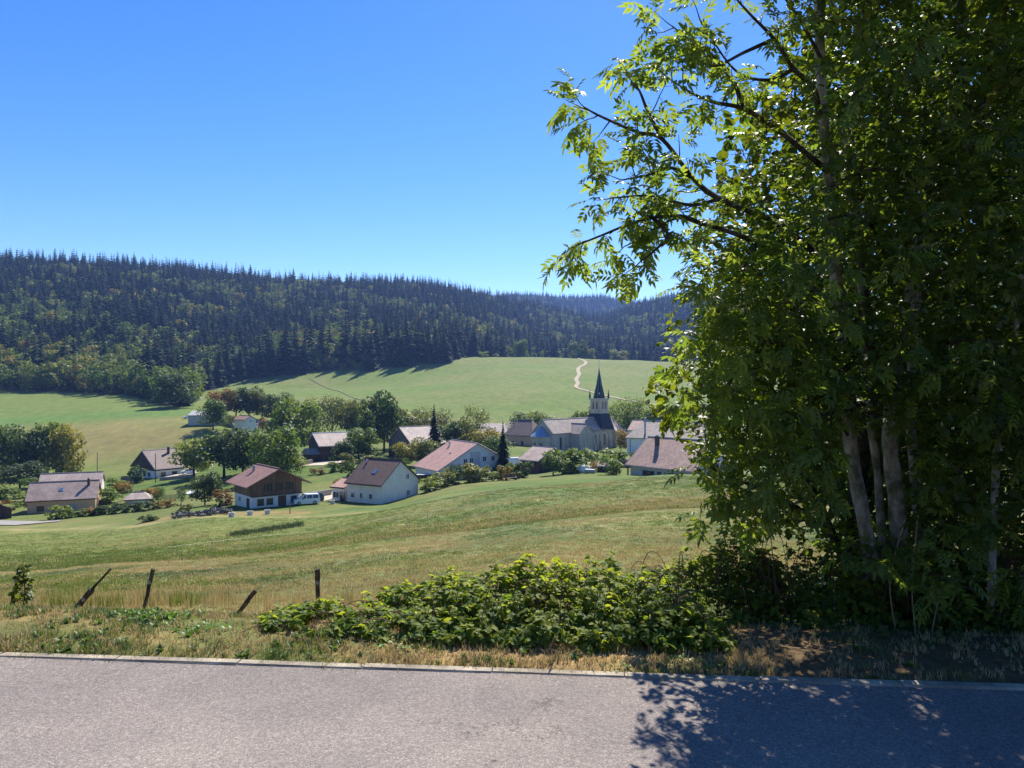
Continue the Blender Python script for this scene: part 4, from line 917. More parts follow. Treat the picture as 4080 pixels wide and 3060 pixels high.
T_ = [
 # left clump beyond the orange house
 ('tree', -12, 236, 13, 18, G0, 'dense green tree at the far left edge of the village'),
 ('tree', 10, 240, 12, 18.5, G0, 'dark green tree second in the left clump behind the orange house'),
 ('tree', 30, 232, 11, 17.5, GB, 'rounded dark tree third in the left clump behind the orange house'),
 ('tree', 48, 236, 11, 19, G1, 'tall tree in the left clump with pale foliage'),
 ('tree', 62, 232, 9.5, 18, GY, 'yellowing tree at the right end of the left clump'),
 ('tree', 20, 205, 9, 7, GB, 'low dark tree in front of the left clump'),
 ('shrub', 40, 190, 8, 4.5, G0, 'wide dark shrub left of the pink barn roof'),
 ('shrub', 8, 178, 9, 4, G1, 'pale green shrub at the left edge above the timber barn'),
 ('shrub', 2, 158, 4, 3.2, GA, 'reddish brown shrub beside the low timber barn'),
 ('shrub', 28, 172, 6, 2.6, G2, 'light green bush left of the orange house'),
 # beside the hangar and cemetery
 ('tree', 176, 372, 17, 17, GB, 'broad grey green tree at the corner of the forest'),
 ('tree', 188, 385, 13, 19, G1, 'sunlit tree at the corner of the forest right of the grey one'),
 ('tree', 213, 287, 9.5, 11.5, G0, 'tree standing in front of the steel hangar'),
 ('tree', 222, 330, 11, 12, GA, 'orange tinged tree behind the steel hangar'),
 ('tree', 236, 335, 12, 13, GB, 'grey green tree first in the row above the cemetery'),
 ('tree', 249, 340, 11, 14, G0, 'dark tree second in the row above the cemetery'),
 ('tree', 262, 335, 11, 13, GO, 'olive tree third in the row above the cemetery'),
 ('tree', 276, 330, 11, 13, GB, 'dark tree fourth in the row above the cemetery'),
 ('airy', 288, 335, 9, 13, GO, 'thin olive tree at the right end of the row above the cemetery'),
 ('shrub', 262, 300, 5, 5.5, GA, 'rusty brown bush behind the cemetery wall'),
 ('shrub', 229, 300, 7, 4, GO, 'olive bush right of the tiny orange roofed building'),
 # middle of the village
 ('tree', 194, 212, 10, 11.5, G2, 'bright green round tree right of the brown roofed house'),
 ('tree', 224, 200, 13, 13.5, GD, 'big dark tree with heavy crown left of centre'),
 ('tree', 243, 194, 11, 12, GB, 'dark spreading tree leaning on the big dark one'),
 ('tree', 273, 178, 9.5, 12.5, G1, 'green tree with yellow right side behind the chalet'),
 ('tree', 287, 182, 7, 7, G2, 'low light green tree right of the one behind the chalet'),
 ('tree', 296, 238, 14, 18, G1, 'large tree with yellow green highlights left of the dark farmhouse'),
 ('tree', 286, 215, 9, 11, GD, 'dark blue green tree below the large highlighted one'),
 ('airy', 316, 285, 9, 16, GO, 'pale slender tree behind the dark farmhouse roof'),
 ('airy', 332, 288, 10, 17, GO, 'olive slender tree above the dark farmhouse roof'),
 ('tree', 347, 282, 9, 15, GO, 'olive tree right above the dark farmhouse roof'),
 ('airy', 361, 285, 9, 15, GO, 'thin tree between dark farmhouse and tall dark tree'),
 ('tree', 384, 240, 12, 19.5, GD, 'tallest dark tree between the farmhouse and the planked barn'),
 ('tree', 370, 250, 8, 12, G0, 'green tree half behind the tallest dark tree'),
 ('tree', 407, 258, 11, 13, GO, 'tree with a rusty tinge behind the planked barn'),
 ('tree', 342, 206, 5.5, 6.5, GD, 'small round dark tree in front of the farmhouse'),
 ('tree', 359, 216, 8.5, 9.5, G0, 'green tree right of the dark farmhouse'),
 ('shrub', 336, 190, 3.5, 2.6, G1, 'neat round green bush beside the pale courtyard'),
 ('shrub', 349, 195, 4, 4.2, GO, 'straw coloured bush beside the courtyard'),
 ('shrub', 318, 186, 3.6, 1.8, GA, 'low orange bush at the courtyard corner'),
 ('shrub', 357, 168, 6, 5.0, GD, 'dark pointed bush behind the dark brown roof'),
 ('shrub', 345, 160, 4, 2.2, GA, 'dry brown bush left of the dark brown roof'),
 ('shrub', 374, 192, 7, 4, GO, 'olive bush above the dark brown roof'),
 ('shrub', 386, 188, 5.5, 4, G1, 'green bush above the right end of the dark brown roof'),
 ('shrub', 398, 178, 5, 4.2, G0, 'dark green bush left of the long pink roof'),
 ('tree', 405, 200, 6, 6.5, GY, 'yellowing small tree below the planked barn'),
 ('tree', 420, 204, 8, 7.5, GO, 'grey olive tree below the planked barn'),
 ('airy', 424, 275, 9, 13, GO, 'wispy tree behind the planked barn'),
 ('spruce', 434, 214, 5.0, 16.5, (.020, .036, .024), 'tall blue green spruce right of the planked barn'),
 ('tree', 447, 222, 8, 11, GD, 'dark tree between spruce and yellowing trees'),
 ('airy', 441, 270, 9, 13, GO, 'bare looking tree above the tall spruce'),
 ('tree', 463, 228, 8, 12.5, GO, 'olive tree with upright crown above the long pink roof'),
 ('tree', 473, 222, 8.5, 8.5, GY, 'yellow green tree above the long pink roof'),
 ('tree', 488, 226, 9, 9.5, (.22, .18, .03), 'golden tree above the long white house'),
 ('tree', 495, 214, 8, 8, G0, 'green tree right of the golden tree'),
 ('airy', 477, 268, 9, 15, GO, 'thin crowned tree before the far meadow'),
 ('spruce', 503, 171, 3.6, 12.5, (.018, .034, .020), 'dark conifer at the right end of the long white house'),
 ('airy', 521, 300, 9, 12, GB, 'bare grey tree behind the dark hipped house'),
 ('tree', 543, 300, 11.5, 11.5, G2, 'bright round tree behind the apse of the church'),
 ('tree', 581, 305, 10, 12, G1, 'green tree left of the church tower'),
 ('tree', 598, 308, 8, 14, G0, 'dark tree directly behind the church tower'),
 ('airy', 615, 298, 9, 15.5, G1, 'tall slim tree right of the church tower'),
 ('airy', 627, 300, 9, 16.5, G2, 'light slim tree second right of the church tower'),
 ('airy', 638, 298, 9, 16, G1, 'slim tree third right of the church tower'),
 ('tree', 652, 300, 9, 12, G0, 'green tree at the end of the slim row by the church'),
 ('tree', 668, 300, 10, 13, G1, 'tree partly hidden by the big foreground crown'),
 ('tree', 559, 310, 7, 6, GO, 'low bush tree left of the bright round one'),
 ('tree', 621, 234, 4.5, 7, (.24, .17, .03), 'small golden tree at the corner of the church'),
 # gardens along the meadow
 ('shrub', 432, 143, 5.0, 2.6, G2, 'bright green hedge shrub touching the white house gable'),
 ('shrub', 442, 147, 4.6, 3.0, GO, 'olive shrub second from the white house gable'),
 ('shrub', 455, 150, 3.4, 3.8, GD, 'dark conical shrub below the long white house'),
 ('shrub', 447, 158, 4.5, 3.0, GY, 'yellowish shrub in front of the timber panel'),
 ('shrub', 467, 153, 5.0, 3.8, GY, 'golden green shrub below the porch of the long house'),
 ('shrub', 476, 155, 4.4, 3.2, GO, 'rusty green shrub below the porch'),
 ('shrub', 487, 155, 4.4, 2.2, G2, 'low lime shrub at the meadow edge'),
 ('shrub', 490, 165, 5.5, 2.8, GD, 'dark clipped hedge right of the porch'),
 ('shrub', 504, 156, 3.0, 3.0, (.20, .15, .03), 'small golden bush at the meadow edge by the conifer'),
 ('shrub', 514, 160, 3.6, 3.2, G1, 'green bush right of the golden bush'),
 ('shrub', 523, 160, 3.8, 3.4, GD, 'dark block shaped bush before the dark chalet'),
 ('tree', 553, 158, 5.0, 4.8, G1, 'small fruit tree left of the leafy mound before the church'),
 ('shrub', 567, 160, 7.5, 5.0, G0, 'large leafy mound before the church wall'),
 ('shrub', 578, 165, 6.0, 4.8, G1, 'light green mound right of the large leafy mound'),
 ('shrub', 600, 172, 7.5, 4.0, G2, 'pale green hedge below the church windows'),
 ('shrub', 618, 176, 7.5, 3.8, G1, 'green hedge right of the pole before the church'),
 ('shrub', 630, 175, 5.5, 3.4, GB, 'grey green hedge below the white wall on the right'),
 ('shrub', 612, 151, 4.0, 3.8, G1, 'spiky green bush in front of the garden cabin'),
 ('shrub', 597, 160, 3.5, 2.2, GA, 'orange bush left of the garden cabin'),
 ('shrub', 533, 190, 4, 4, GA, 'reddish bush behind the dark chalet roof'),
 # left gardens
 ('tree', 205, 140, 4.6, 6.0, GB, 'lone small tree with thin stem on the lawn left of the chalet'),
 ('airy', 181, 150, 1.5, 3.6, GD, 'slim dark cypress on the left lawn'),
 ('airy', 161, 165, 1.8, 3.2, G0, 'small upright bush at the garden fence'),
 ('shrub', 225, 136, 3.6, 2.8, (.16, .10, .05), 'bare brown bush left of the chalet'),
 ('shrub', 219, 131, 1.4, 1.6, GD, 'small dark bush at the corner of the chalet terrace'),
 ('shrub', 117, 195, 6, 3.4, G2, 'light green garden bush right of the pink barn roof'),
 ('shrub', 125, 192, 4, 2.8, GA, 'orange brown garden bush beside the light green one'),
 ('shrub', 136, 215, 5, 4.6, GD, 'dark round bush at the corner of the brown roofed house'),
 ('shrub', 112, 170, 6, 3.6, G1, 'green shrub at the right gable of the orange house'),
 ('shrub', 136, 176, 4.5, 2.2, G0, 'green hedge behind the garden shed'),
 ('shrub', 146, 174, 4.5, 2.2, GY, 'yellowish shrub right of the garden shed'),
 ('shrub', 155, 174, 3.4, 2.2, (.24, .12, .03), 'orange flowering bush in the left garden'),
 ('shrub', 152, 164, 3, 1.8, G1, 'small green bush in the left garden'),
 ('shrub', 142, 167, 3, 1.5, G0, 'low dark bush beside the small bush'),
 ('shrub', 184, 128, 2.4, 1.6, GO, 'weedy bush above the stone heap'),
 ('shrub', 147, 122, 2.6, 1.2, GB, 'grey green weeds at the end of the hay line'),
 ('shrub', 153, 122, 1.8, .9, G0, 'small weeds beside the stone heap'),
 ('shrub', 252, 165, 3, 1.8, G1, 'green bush at the foot of the big dark tree'),
 ('shrub', 275, 160, 3.5, 2.6, GB, 'grey bush above the chalet ridge'),
 ('shrub', 356, 142, 1.6, 1.8, GB, 'grey bush at the annex door'),
 ('shrub', 484, 700, 9, 5, G2, 'sunlit bush on the crest of the far meadow'),
 ('shrub', 496, 722, 8, 4, GO, 'straw coloured bush on the crest of the far meadow'),
 ('tree', 520, 780, 17, 24, G0, 'round dark tree on the crest of the far meadow'),
 ('tree', 578, 790, 18, 26, GB, 'pale round tree behind the crest near the track'),
 ('tree', 590, 790, 13, 19, GO, 'smaller pale tree right of the round one behind the crest'),
 ('tree', 620, 790, 18, 18, GO, 'pale bushy tree behind the crest right of the spire'),
]
for i_, t in enumerate(T_): plant(*t, dz=-2.2 if i_ < 5 else 0.)
# clipped hedge row in front of the orange house and on to the right
for i, (px, col, sz) in enumerate([(58, G2, 1.3), (66, G1, 1.2), (75, GB, .8), (83, GO, .8), (90, GA, .9), (97, G0, .9), (106, GB, 1.0), (115, GB, 1.0), (124, GD, 1.0), (133, GB, 1.0), (143, GB, .9), (152, GB, .8), (161, GA, .8), (170, GA, .8)]):
    plant('shrub', px, 150 - .05 * abs(px - 110) - (2 if px < 70 else 0), 3.2 * sz, 1.9 * sz, col, ['lowest', 'leafy'][i % 2] + ' hedge shrub number %d' % (i + 1) if False else
          ['bright leafy shrub at the left corner of the orange house', 'light green shrub under the window of the orange house', 'grey green shrub before the orange wall', 'straw shrub before the orange wall', 'brown shrub left of the orange house door', 'green shrub below the orange house door', 'dark shrub before the garage', 'dark hedge block right of the garage', 'darkest hedge block below the garden shed', 'hedge block second right of the garden shed', 'hedge block at the middle of the lawn edge', 'thin hedge block near the cypress', 'brown hedge block near the cypress', 'brown bush ending the hedge row by the lone tree'][i])

# ---------------------------------------------------------------- vehicles
car_white = simple('white_car_paint', (.80, .80, .82), .25, .02, 2, .6); car_dark = simple('dark_car_paint', (.035, .04, .055), .2, .05, 2, .7); tyre_m = simple('tyre', (.02, .02, .02), .8, .1, 4); lamp_m = simple('lamp_glass', (.6, .6, .62), .15, .05, 3, .8); rim_m = simple('wheel_rim', (.45, .45, .46), .35, .1, 3, .5, .6); black_pl = simple('black_plastic', (.025, .025, .027), .6, .1, 4)
def car(name, label, loc, rz, L, W, Ht, prof, wins, paint, cat):
    """prof: side outline (x,z) as fractions, wins: list of side glass polygons"""
    r = tag(empty(name, loc, rz), label, cat)
    b = MB(); n = len(prof); rings = []
    for f, s_ in ((-1, .80), (-.97, .93), (-.88, 1), (.88, 1), (.97, .93), (1, .80)):
        cx = sum(p[0] for p in prof) / n; rings.append([(L * (p[0] - .5), W / 2 * f * (1 - .16 * max(0, p[1] - .5) * 2), Ht * (.12 + (p[1] - .12) * (1 if abs(f) < .9 else (.985 if abs(f) < .98 else .95)))) for p in prof])
    b.loft(rings); b.build('body', paint, r, smooth=False)
    for sy in (-1, 1):
        for poly in wins:
            k = MB(); V = []
            for x, z in poly: V.append((L * (x - .5), sy * (W / 2 * (1 - .16 * max(0, z - .5) * 2) + .012), Ht * z))
            for x, z in poly: V.append((L * (x - .5), sy * (W / 2 * (1 - .16 * max(0, z - .5) * 2) - .03), Ht * z))
            q = len(poly); k.add(V, [tuple(range(q)), tuple(range(q, 2 * q))[::-1]] + [(i, (i + 1) % q, q + (i + 1) % q, q + i) for i in range(q)]); k.build('side_window', glass, r)
        for x in (.19, .80):
            k = MB(); k.lathe([(.2, -.1), (.31, -.1), (.325, -.07), (.325, .07), (.31, .1), (.2, .1)], (0, 0, 0), 14, 0, Matrix.Rotation(pi / 2, 4, 'Z') , ax='x'); o = k.build('wheel', tyre_m, r, (L * (x - .5), sy * (W / 2 - .08), .325))
            k = MB(); k.lathe([(.02, -.105), (.19, -.105), (.19, .105), (.02, .105)], (0, 0, 0), 10, 0, Matrix.Rotation(pi / 2, 4, 'Z'), ax='x'); k.build('rim', rim_m, o)
        k = MB(); k.box((L * -.485, sy * W * .36, Ht * .40), (.12, .34, .2)); k.build('headlight', lamp_m, r)
        k = MB(); k.box((L * .488, sy * W * .43, Ht * .5), (.08, .14, .4)); k.build('tail_light', simple('tail_red', (.4, .02, .02), .3) if 'tail_red' not in MATS else MATS['tail_red'], r)
        k = MB(); k.box((L * -.17, sy * (W / 2 + .1), Ht * .56), (.12, .2, .16)); k.build('mirror', black_pl, r)
    # windscreen and tailgate glass follow the outline
    def slab(nm, p, q, m, wd=.8):
        k = MB(); a = Vector((L * (p[0] - .5), 0, Ht * p[1])); c = Vector((L * (q[0] - .5), 0, Ht * q[1])); d = c - a; nn = Vector((-d.z, 0, d.x)).normalized() * .02
        if nn.x * (a.x) < 0: nn = -nn
        hw0, hw1 = W / 2 * wd, W / 2 * (wd - .06)
        V = [a + nn + Vector((0, -hw0, 0)), a + nn + Vector((0, hw0, 0)), c + nn + Vector((0, hw1, 0)), c + nn + Vector((0, -hw1, 0)), a - nn + Vector((0, -hw0, 0)), a - nn + Vector((0, hw0, 0)), c - nn + Vector((0, hw1, 0)), c - nn + Vector((0, -hw1, 0))]
        k.add([tuple(v) for v in V], [(0, 1, 2, 3), (7, 6, 5, 4), (0, 4, 5, 1), (1, 5, 6, 2), (2, 6, 7, 3), (3, 7, 4, 0)]); k.build(nm, m, r)
    slab('windscreen', wins[-1][-1] if False else prof_ws[0], prof_ws[1], glass); slab('rear_window', prof_ws[2], prof_ws[3], glass)
    k = MB(); k.box((L * -.495, 0, Ht * .22), (.12, W * .86, .2)); k.build('bumper', black_pl, r)
    return r
van_p = [(0, .2), (.02, .12), (.98, .12), (1, .2), (1.0, .5), (.965, .93), (.93, .985), (.45, 1.0), (.38, .96), (.23, .60), (.05, .50), (.0, .42)]
van_w = [[(.30, .6), (.47, .6), (.47, .92), (.41, .92)], [(.50, .6), (.70, .6), (.70, .92), (.50, .92)], [(.73, .6), (.94, .6), (.92, .92), (.73, .92)]]
prof_ws = [(.245, .62), (.38, .95), (.995, .58), (.965, .92)]
x, y, z = hit(306.5, 504.2, 100); car('white_van', 'small white passenger van parked beside the chalet', (x, y, z + .02), rad(22), 4.4, 1.8, 1.82, van_p, van_w, car_white, 'van')
car_p = [(0, .2), (.02, .12), (.98, .12), (1, .22), (.995, .58), (.90, .93), (.80, 1.0), (.48, 1.0), (.30, .64), (.06, .55), (0, .42)]
car_w = [[(.36, .65), (.55, .65), (.55, .94), (.47, .94)], [(.58, .65), (.78, .65), (.78, .94), (.58, .94)], [(.81, .65), (.93, .65), (.86, .9), (.81, .92)]]
prof_ws = [(.31, .66), (.48, .98), (.985, .64), (.90, .92)]
car('dark_car', 'dark estate car parked behind the white van', (x - .3, y + 4.2, h1(x - .3, y + 4.2) + .02), rad(22), 4.4, 1.8, 1.6, car_p, car_w, car_dark, 'car')
x, y, z = hit(188, 474.3, 150); car('white_car', 'white hatchback on the drive of the brown roofed house', (x, y, z + .18), rad(14), 4.2, 1.75, 1.48, car_p, car_w, car_white, 'car')
x, y, z = hit(188.5, 418.5, 200); car('far_white_car', 'tiny white car left of the steel hangar', (x, y, z + .1), rad(30), 4.2, 1.75, 1.48, car_p, car_w, car_white, 'car')

# ---------------------------------------------------------------- village odds and ends
tub_m = plaster('tub_concrete', (.62, .61, .60), .2)
for (px, py), lab in zip([(231.5, 517), (250, 515.3), (267.5, 514), (332.5, 504)], ['smallest concrete tub at the left of the bare strip', 'concrete tub in the middle of the bare strip', 'concrete tub nearest the driveway stake', 'concrete tub at the corner of the white house drive']):
    x, y, z = hit(px, py, 80); k = MB(); k.lathe([(.34, -.1), (.40, .1), (.44, .62), (.46, .66), (.38, .66), (.36, .5)], (0, 0, 0), 12); o = k.build('concrete_tub', tub_m, None, (x, y, z), smooth=False); tag(o, lab, 'tub', 'concrete tubs beside the chalet')
x, y, z = hit(290, 513.5, 80); k = MB(); k.box((0, 0, .55), (.12, .12, 1.3)); o = k.build('wooden_stake', wood_m, None, (x, y, z)); tag(o, 'single wooden stake on the meadow below the chalet', 'stake')
# stone heap
hp = tag(empty('stone_heap', (*hit(200, 515, 90)[:2], 0)), 'long heap of dark stones left of the chalet', 'stones')
for i in range(110):
    t = i / 109; px = 171 + t * 59 + random.uniform(-2, 2); py = 518.5 - t * 5.5 + random.uniform(-1.2, 1.0); x, y, z = hit(px, py, 80)
    if i < 3:
        g = np.random.default_rng(i); v = rand_unit(14, g) * np.array([.6, .45, .42]); import bmesh
        b = bmesh.new(); [b.verts.new(q) for q in v]; bmesh.ops.convex_hull(b, input=b.verts); me = bpy.data.meshes.new('stone'); b.to_mesh(me); b.free(); me.materials.append(simple('heap_stone', (.13, .125, .115), .95, .5, 2) if i == 0 else MATS['heap_stone'])
        if i == 0: stones_me = []
        stones_me.append(me)
    o = link('stone', stones_me[i % 3], hp, (x - hp.location.x, y - hp.location.y + random.uniform(0, 1.2), z + random.uniform(.05, .6)), (random.uniform(0, 6), random.uniform(0, 6), random.uniform(0, 6))); q = random.uniform(.35, .95); o.scale = (q, q, q)
# covered woodpile
x, y, z = hit(431, 480.5, 110); wp = tag(empty('covered_woodpile', (x, y, z), rad(-20)), 'woodpile under pale corrugated sheets before the long white house', 'woodpile')
k = MB(); k.box((0, 0, .5), (6.5, 1.4, 1.4)); k.build('logs', wood_d, wp)
for i in range(5): k = MB(); k.box((-2.7 + i * 1.35, 0, 1.32 + .04 * (i % 2)), (1.5, 2.0, .07), 0, Matrix.Rotation(random.uniform(-.06, .06), 4, 'Y')); k.build('roof_sheet', trim_w if i % 2 else metal_g, wp)
# silo bale and tank
wrap = simple('white_wrap', (.78, .80, .80), .3, .06, 2, .5)
x, y, z = hit(584, 472.5, 110); k = MB(); k.lathe([(.2, -.1), (1.25, 0), (1.45, .55), (1.35, 1.1), (.9, 1.55), (.15, 1.65)], (0, 0, 0), 14); o = k.build('wrapped_bale', wrap, None, (x, y, z), smooth=True); tag(o, 'round bale in shiny white wrap beside the garden cabin', 'bale')
x, y, z = hit(589.5, 473.2, 110); k = MB(); k.lathe([(.05, -1.15), (.3, -1.1), (.42, -.9), (.42, .9), (.3, 1.1), (.05, 1.15)], (0, 0, .55), 12, ax='x'); k.box((-.6, 0, .1), (.2, .6, .4)); k.box((.6, 0, .1), (.2, .6, .4)); o = k.build('gas_tank', metal_g, None, (x, y - 1, z), rad(-20)); tag(o, 'silver tank lying in front of the white bale', 'tank')
x, y, z = hit(513.5, 466, 110); k = MB(); k.box((0, 0, .7), (3.6, 1.9, 1.5)); k.prism([(-.95, 1.45), (.95, 1.45), (.7, 2.0), (-.7, 2.0)], -1.7, 1.7); k.box((.2, -.97, 1.35), (1.2, .03, .5)); o = k.build('covered_trailer', wrap, None, (x, y + 4, h1(x, y + 4)), rad(25)); tag(o, 'white covered trailer behind the golden bush', 'trailer')
x, y, z = hit(511, 480.3, 110); k = MB(); k.box((0, 0, .55), (2.6, .9, .1)); k.box((0, .4, .9), (2.6, .08, .7)); k.box((-1.1, 0, .25), (.1, .8, .6)); k.box((1.1, 0, .25), (.1, .8, .6)); o = k.build('garden_bench', wood_m, None, (x, y, z), rad(30)); tag(o, 'brown wooden bench at the meadow edge', 'bench')
x, y, z = hit(363, 502, 100); bt = tag(empty('bird_table', (x, y, z)), 'white bird table on a post before the white house', 'bird table')
k = MB(); k.box((0, 0, .6), (.1, .1, 1.5)); k.build('post', wood_g, bt); k = MB(); k.box((0, 0, 1.35), (1.9, .5, .06)); k.build('tray', trim_w, bt); k = MB(); k.prism([(-.35, 1.75), (.35, 1.75), (0, 2.05)], -.5, .5); k.box((0, 0, 1.55), (.6, .4, .4)); k.build('feeder', wood_m, bt)
# poles and wires
def pole(name, lab, px, d, h_, r0, m, cross=True, dz=0):
    x = (px - 512) / 768 * d; z = h1(x, d); R_ = tag(empty(name, (x, d, z)), lab, 'pole')
    k = MB(); k.lathe([(r0, -1), (r0 * .9, h_ * .5), (r0 * .65, h_), (.02, h_ + .02)], (0, 0, 0), 8); k.build('shaft', m, R_)
    if cross:
        k = MB(); k.box((0, 0, h_ - .45), (1.6, .1, .1)); k.build('crossarm', metal_g, R_)
        for q in (-.7, 0, .7): k = MB(); k.lathe([(.05, 0), (.07, .08), (.04, .2)], (q, 0, h_ - .4), 6); k.build('insulator', trim_w, R_)
    return Vector((x, d, z + h_ - .25))
a = pole('concrete_pole', 'grey concrete utility pole standing before the church wall', 586.5, 176, 9.6, .32, concrete)
b2 = pole('wooden_pole', 'thin wooden pole before the brown roofed house', 155.5, 212, 8.2, .14, wood_g, False)
pole('lone_pole', 'thin pole behind the pink barn roof on the left', 97.3, 215, 9, .12, wood_g, False)
wire_m = simple('wire', (.22, .22, .23), .6, .05, 2)
def wire(p, q, sag, lab):
    k = MB(); k.tube([p + (q - p) * (i / 14) - Vector((0, 0, sag * 4 * (i / 14) * (1 - i / 14))) for i in range(15)], .022, 4); o = k.build('overhead_wire', wire_m); tag(o, lab, 'wire')
wire(a + Vector((-.7, 0, 0)), Vector((36, 196, -8.6)), .9, 'upper overhead wire from the concrete pole past the church to the right')
wire(a + Vector((.7, 0, 0)), Vector((33, 176, -13.0)), .6, 'lower overhead wire dropping right from the concrete pole')
# garden paling
gf = tag(empty('garden_paling', (-66, 168, 0)), 'low wooden paling fence in the left garden', 'fence')
for i in range(14):
    px = 163 + i * 1.25; x = (px - 512) / 768 * 166; k = MB() if i == 0 else None
    if i == 0: k.box((0, 0, .45), (.12, .05, 1.1)); o = k.build('pale', wood_g, gf); pale_me = o.data
    else: o = link('pale', pale_me, gf)
    o.location = (x + 66, 166 - 168, h1(x, 166))
# electric fence tape over the meadow
tape = simple('white_tape', (.55, .50, .36), .6, .05, 3)
pts = [((800 + x / 2.212) / 3.984375, (1500 + y / 2.212) / 3.984375) for x, y in [(-300, 1590), (100, 1530), (500, 1475), (1000, 1423), (1500, 1340), (1720, 1298), (2000, 1262), (2400, 1200)]]
k = MB(); tp = []
for p in pts: x, y, z = hit(*p, y0=14); tp.append(Vector((x, y, z + .55)))
for p, q in zip(tp, tp[1:]):
    for i in range(3):
        u0 = p.lerp(q, i / 3); u1 = p.lerp(q, (i + 1) / 3); k.tube([u0, (u0 + u1) / 2 - Vector((0, 0, .04)), u1], .007, 4)
o = k.build('fence_tape', tape); tag(o, 'white electric fence tape drawn across the meadow', 'fence tape')
for j, p in enumerate(tp[1:-1]): k = MB(); k.lathe([(.018, -.3), (.016, .62), (.004, .64)], (0, 0, 0), 6); o = k.build('tape_stake', tape if j % 2 else metal_g, None, p - Vector((0, 0, .55))); tag(o, 'thin stake carrying the white fence tape', 'stake', 'stakes of the white fence tape')

# ---------------------------------------------------------------- foreground trees
V3 = lambda *a: np.array(a, float)
def norm(a): return a / (np.linalg.norm(a, axis=-1, keepdims=True) + 1e-9)
def kite(L, W, fold=.18, droop=.12, x0=0., y0=0., ang=0.):
    v = np.array([(0, 0, 0), (.38 * L, -W / 2, fold * W), (.42 * L, 0, -.01 * L), (.38 * L, W / 2, fold * W), (.78 * L, -W * .27, -droop * L * .4), (.78 * L, W * .27, -droop * L * .4), (L, 0, -droop * L)])
    f = [(0, 1, 2), (0, 2, 3), (1, 4, 2), (2, 5, 3), (2, 4, 6), (2, 6, 5)]
    c, s_ = cos(ang), sin(ang); x = v[:, 0] * c - v[:, 1] * s_ + x0; y = v[:, 0] * s_ + v[:, 1] * c + y0
    return np.column_stack([x, y, v[:, 2]]), f
def ash_leaf(seed):
    """pinnate leaf of length 1: stalk, four pairs of leaflets and an end leaflet"""
    g = np.random.default_rng(seed); V = []; F = []; n0 = 0
    def arch(x): return -.22 * x * x
    def put(v, f):
        nonlocal n0
        v = v.copy(); v[:, 2] += arch(np.clip(v[:, 0], 0, 1.2)); V.append(v); F.extend([tuple(i + n0 for i in q) for q in f]); n0 += len(v)
    put(np.array([(0, -.008, 0), (0, .008, 0), (.5, .006, 0), (.5, -.006, 0), (.8, 0, 0)]), [(0, 1, 2), (0, 2, 3), (3, 2, 4)])
    for k, x in enumerate((.28, .45, .62, .77)):
        for s_ in (-1, 1):
            v, f = kite(g.uniform(.30, .38) * (1 - .08 * abs(k - 1.5)), g.uniform(.10, .135), .25, g.uniform(.1, .35), x, 0, s_ * g.uniform(.75, 1.05)); put(v, f)
    v, f = kite(.36, .13, .25, .2, .78, 0, g.uniform(-.15, .15)); put(v, f)
    return np.vstack(V), np.array(F)
def oval_leaf(seed, wid=.82):
    g = np.random.default_rng(seed)
    v = np.array([(0, 0, 0), (.16, -.42 * wid, .05), (.5, -.5 * wid, .08), (.82, -.26 * wid, -.02), (1.0, 0, -.16), (.82, .26 * wid, -.02), (.5, .5 * wid, .08), (.16, .42 * wid, .05), (.3, 0, -.015), (.68, 0, -.06)])
    v[:, 2] += g.normal(scale=.025, size=10)
    return v, np.array([(0, 1, 8), (8, 1, 2), (8, 2, 9), (2, 3, 9), (3, 4, 9), (4, 5, 9), (5, 6, 9), (6, 8, 9), (6, 7, 8), (7, 0, 8)])
def place(pv, pf, pos, xd, up, sc):
    x = norm(xd); z = norm(up - (up * x).sum(1, keepdims=True) * x); y = np.cross(z, x)
    V = (pos[:, None, :] + sc[:, None, None] * (pv[None, :, 0:1] * x[:, None] + pv[None, :, 1:2] * y[:, None] + pv[None, :, 2:3] * z[:, None]))
    n = len(pos); F = (np.arange(n) * len(pv))[:, None, None] + pf[None]
    return V.reshape(-1, 3), F.reshape(-1, pf.shape[1])
def join_leaves(name, protos, pos, xd, up, sc, tint, mat, parent, origin, label=None):
    VV = []; FF = []; TT = []; n0 = 0; k = np.arange(len(pos)) % len(protos)
    for j, (pv, pf) in enumerate(protos):
        m = k == j
        if not m.any(): continue
        V, F = place(pv, pf, pos[m] - origin, xd[m], up[m], sc[m]); VV.append(V); FF.append(F + n0); n0 += len(V); TT.append(np.repeat(tint[m], len(pv)))
    o = link(name, npmesh(name, np.vstack(VV), [np.vstack(FF)], [mat], tint=np.concatenate(TT)), parent)
    o['kind'] = 'stuff'
    if label: o['label'] = label
    return o
def single_leaves(protos, pos, xd, up, sc, tint, mat, parent, origin, tints=(.15, .4, .65, .9)):
    meshes = {}
    for j, (pv, pf) in enumerate(protos):
        for q, t in enumerate(tints): meshes[j, q] = npmesh('leaf', pv, [pf], [mat], tint=np.full(len(pv), t))
    x = norm(xd); z = norm(up - (up * x).sum(1, keepdims=True) * x); y = np.cross(z, x)
    for i in range(len(pos)):
        q = int(np.argmin([abs(tint[i] - t) for t in tints])); o = link('leaf', meshes[i % len(protos), q], parent)
        m = Matrix(((x[i, 0], y[i, 0], z[i, 0]), (x[i, 1], y[i, 1], z[i, 1]), (x[i, 2], y[i, 2], z[i, 2]))).to_4x4(); p = pos[i] - origin
        o.matrix_local = Matrix.Translation(p) @ m @ Matrix.Scale(float(sc[i]), 4)
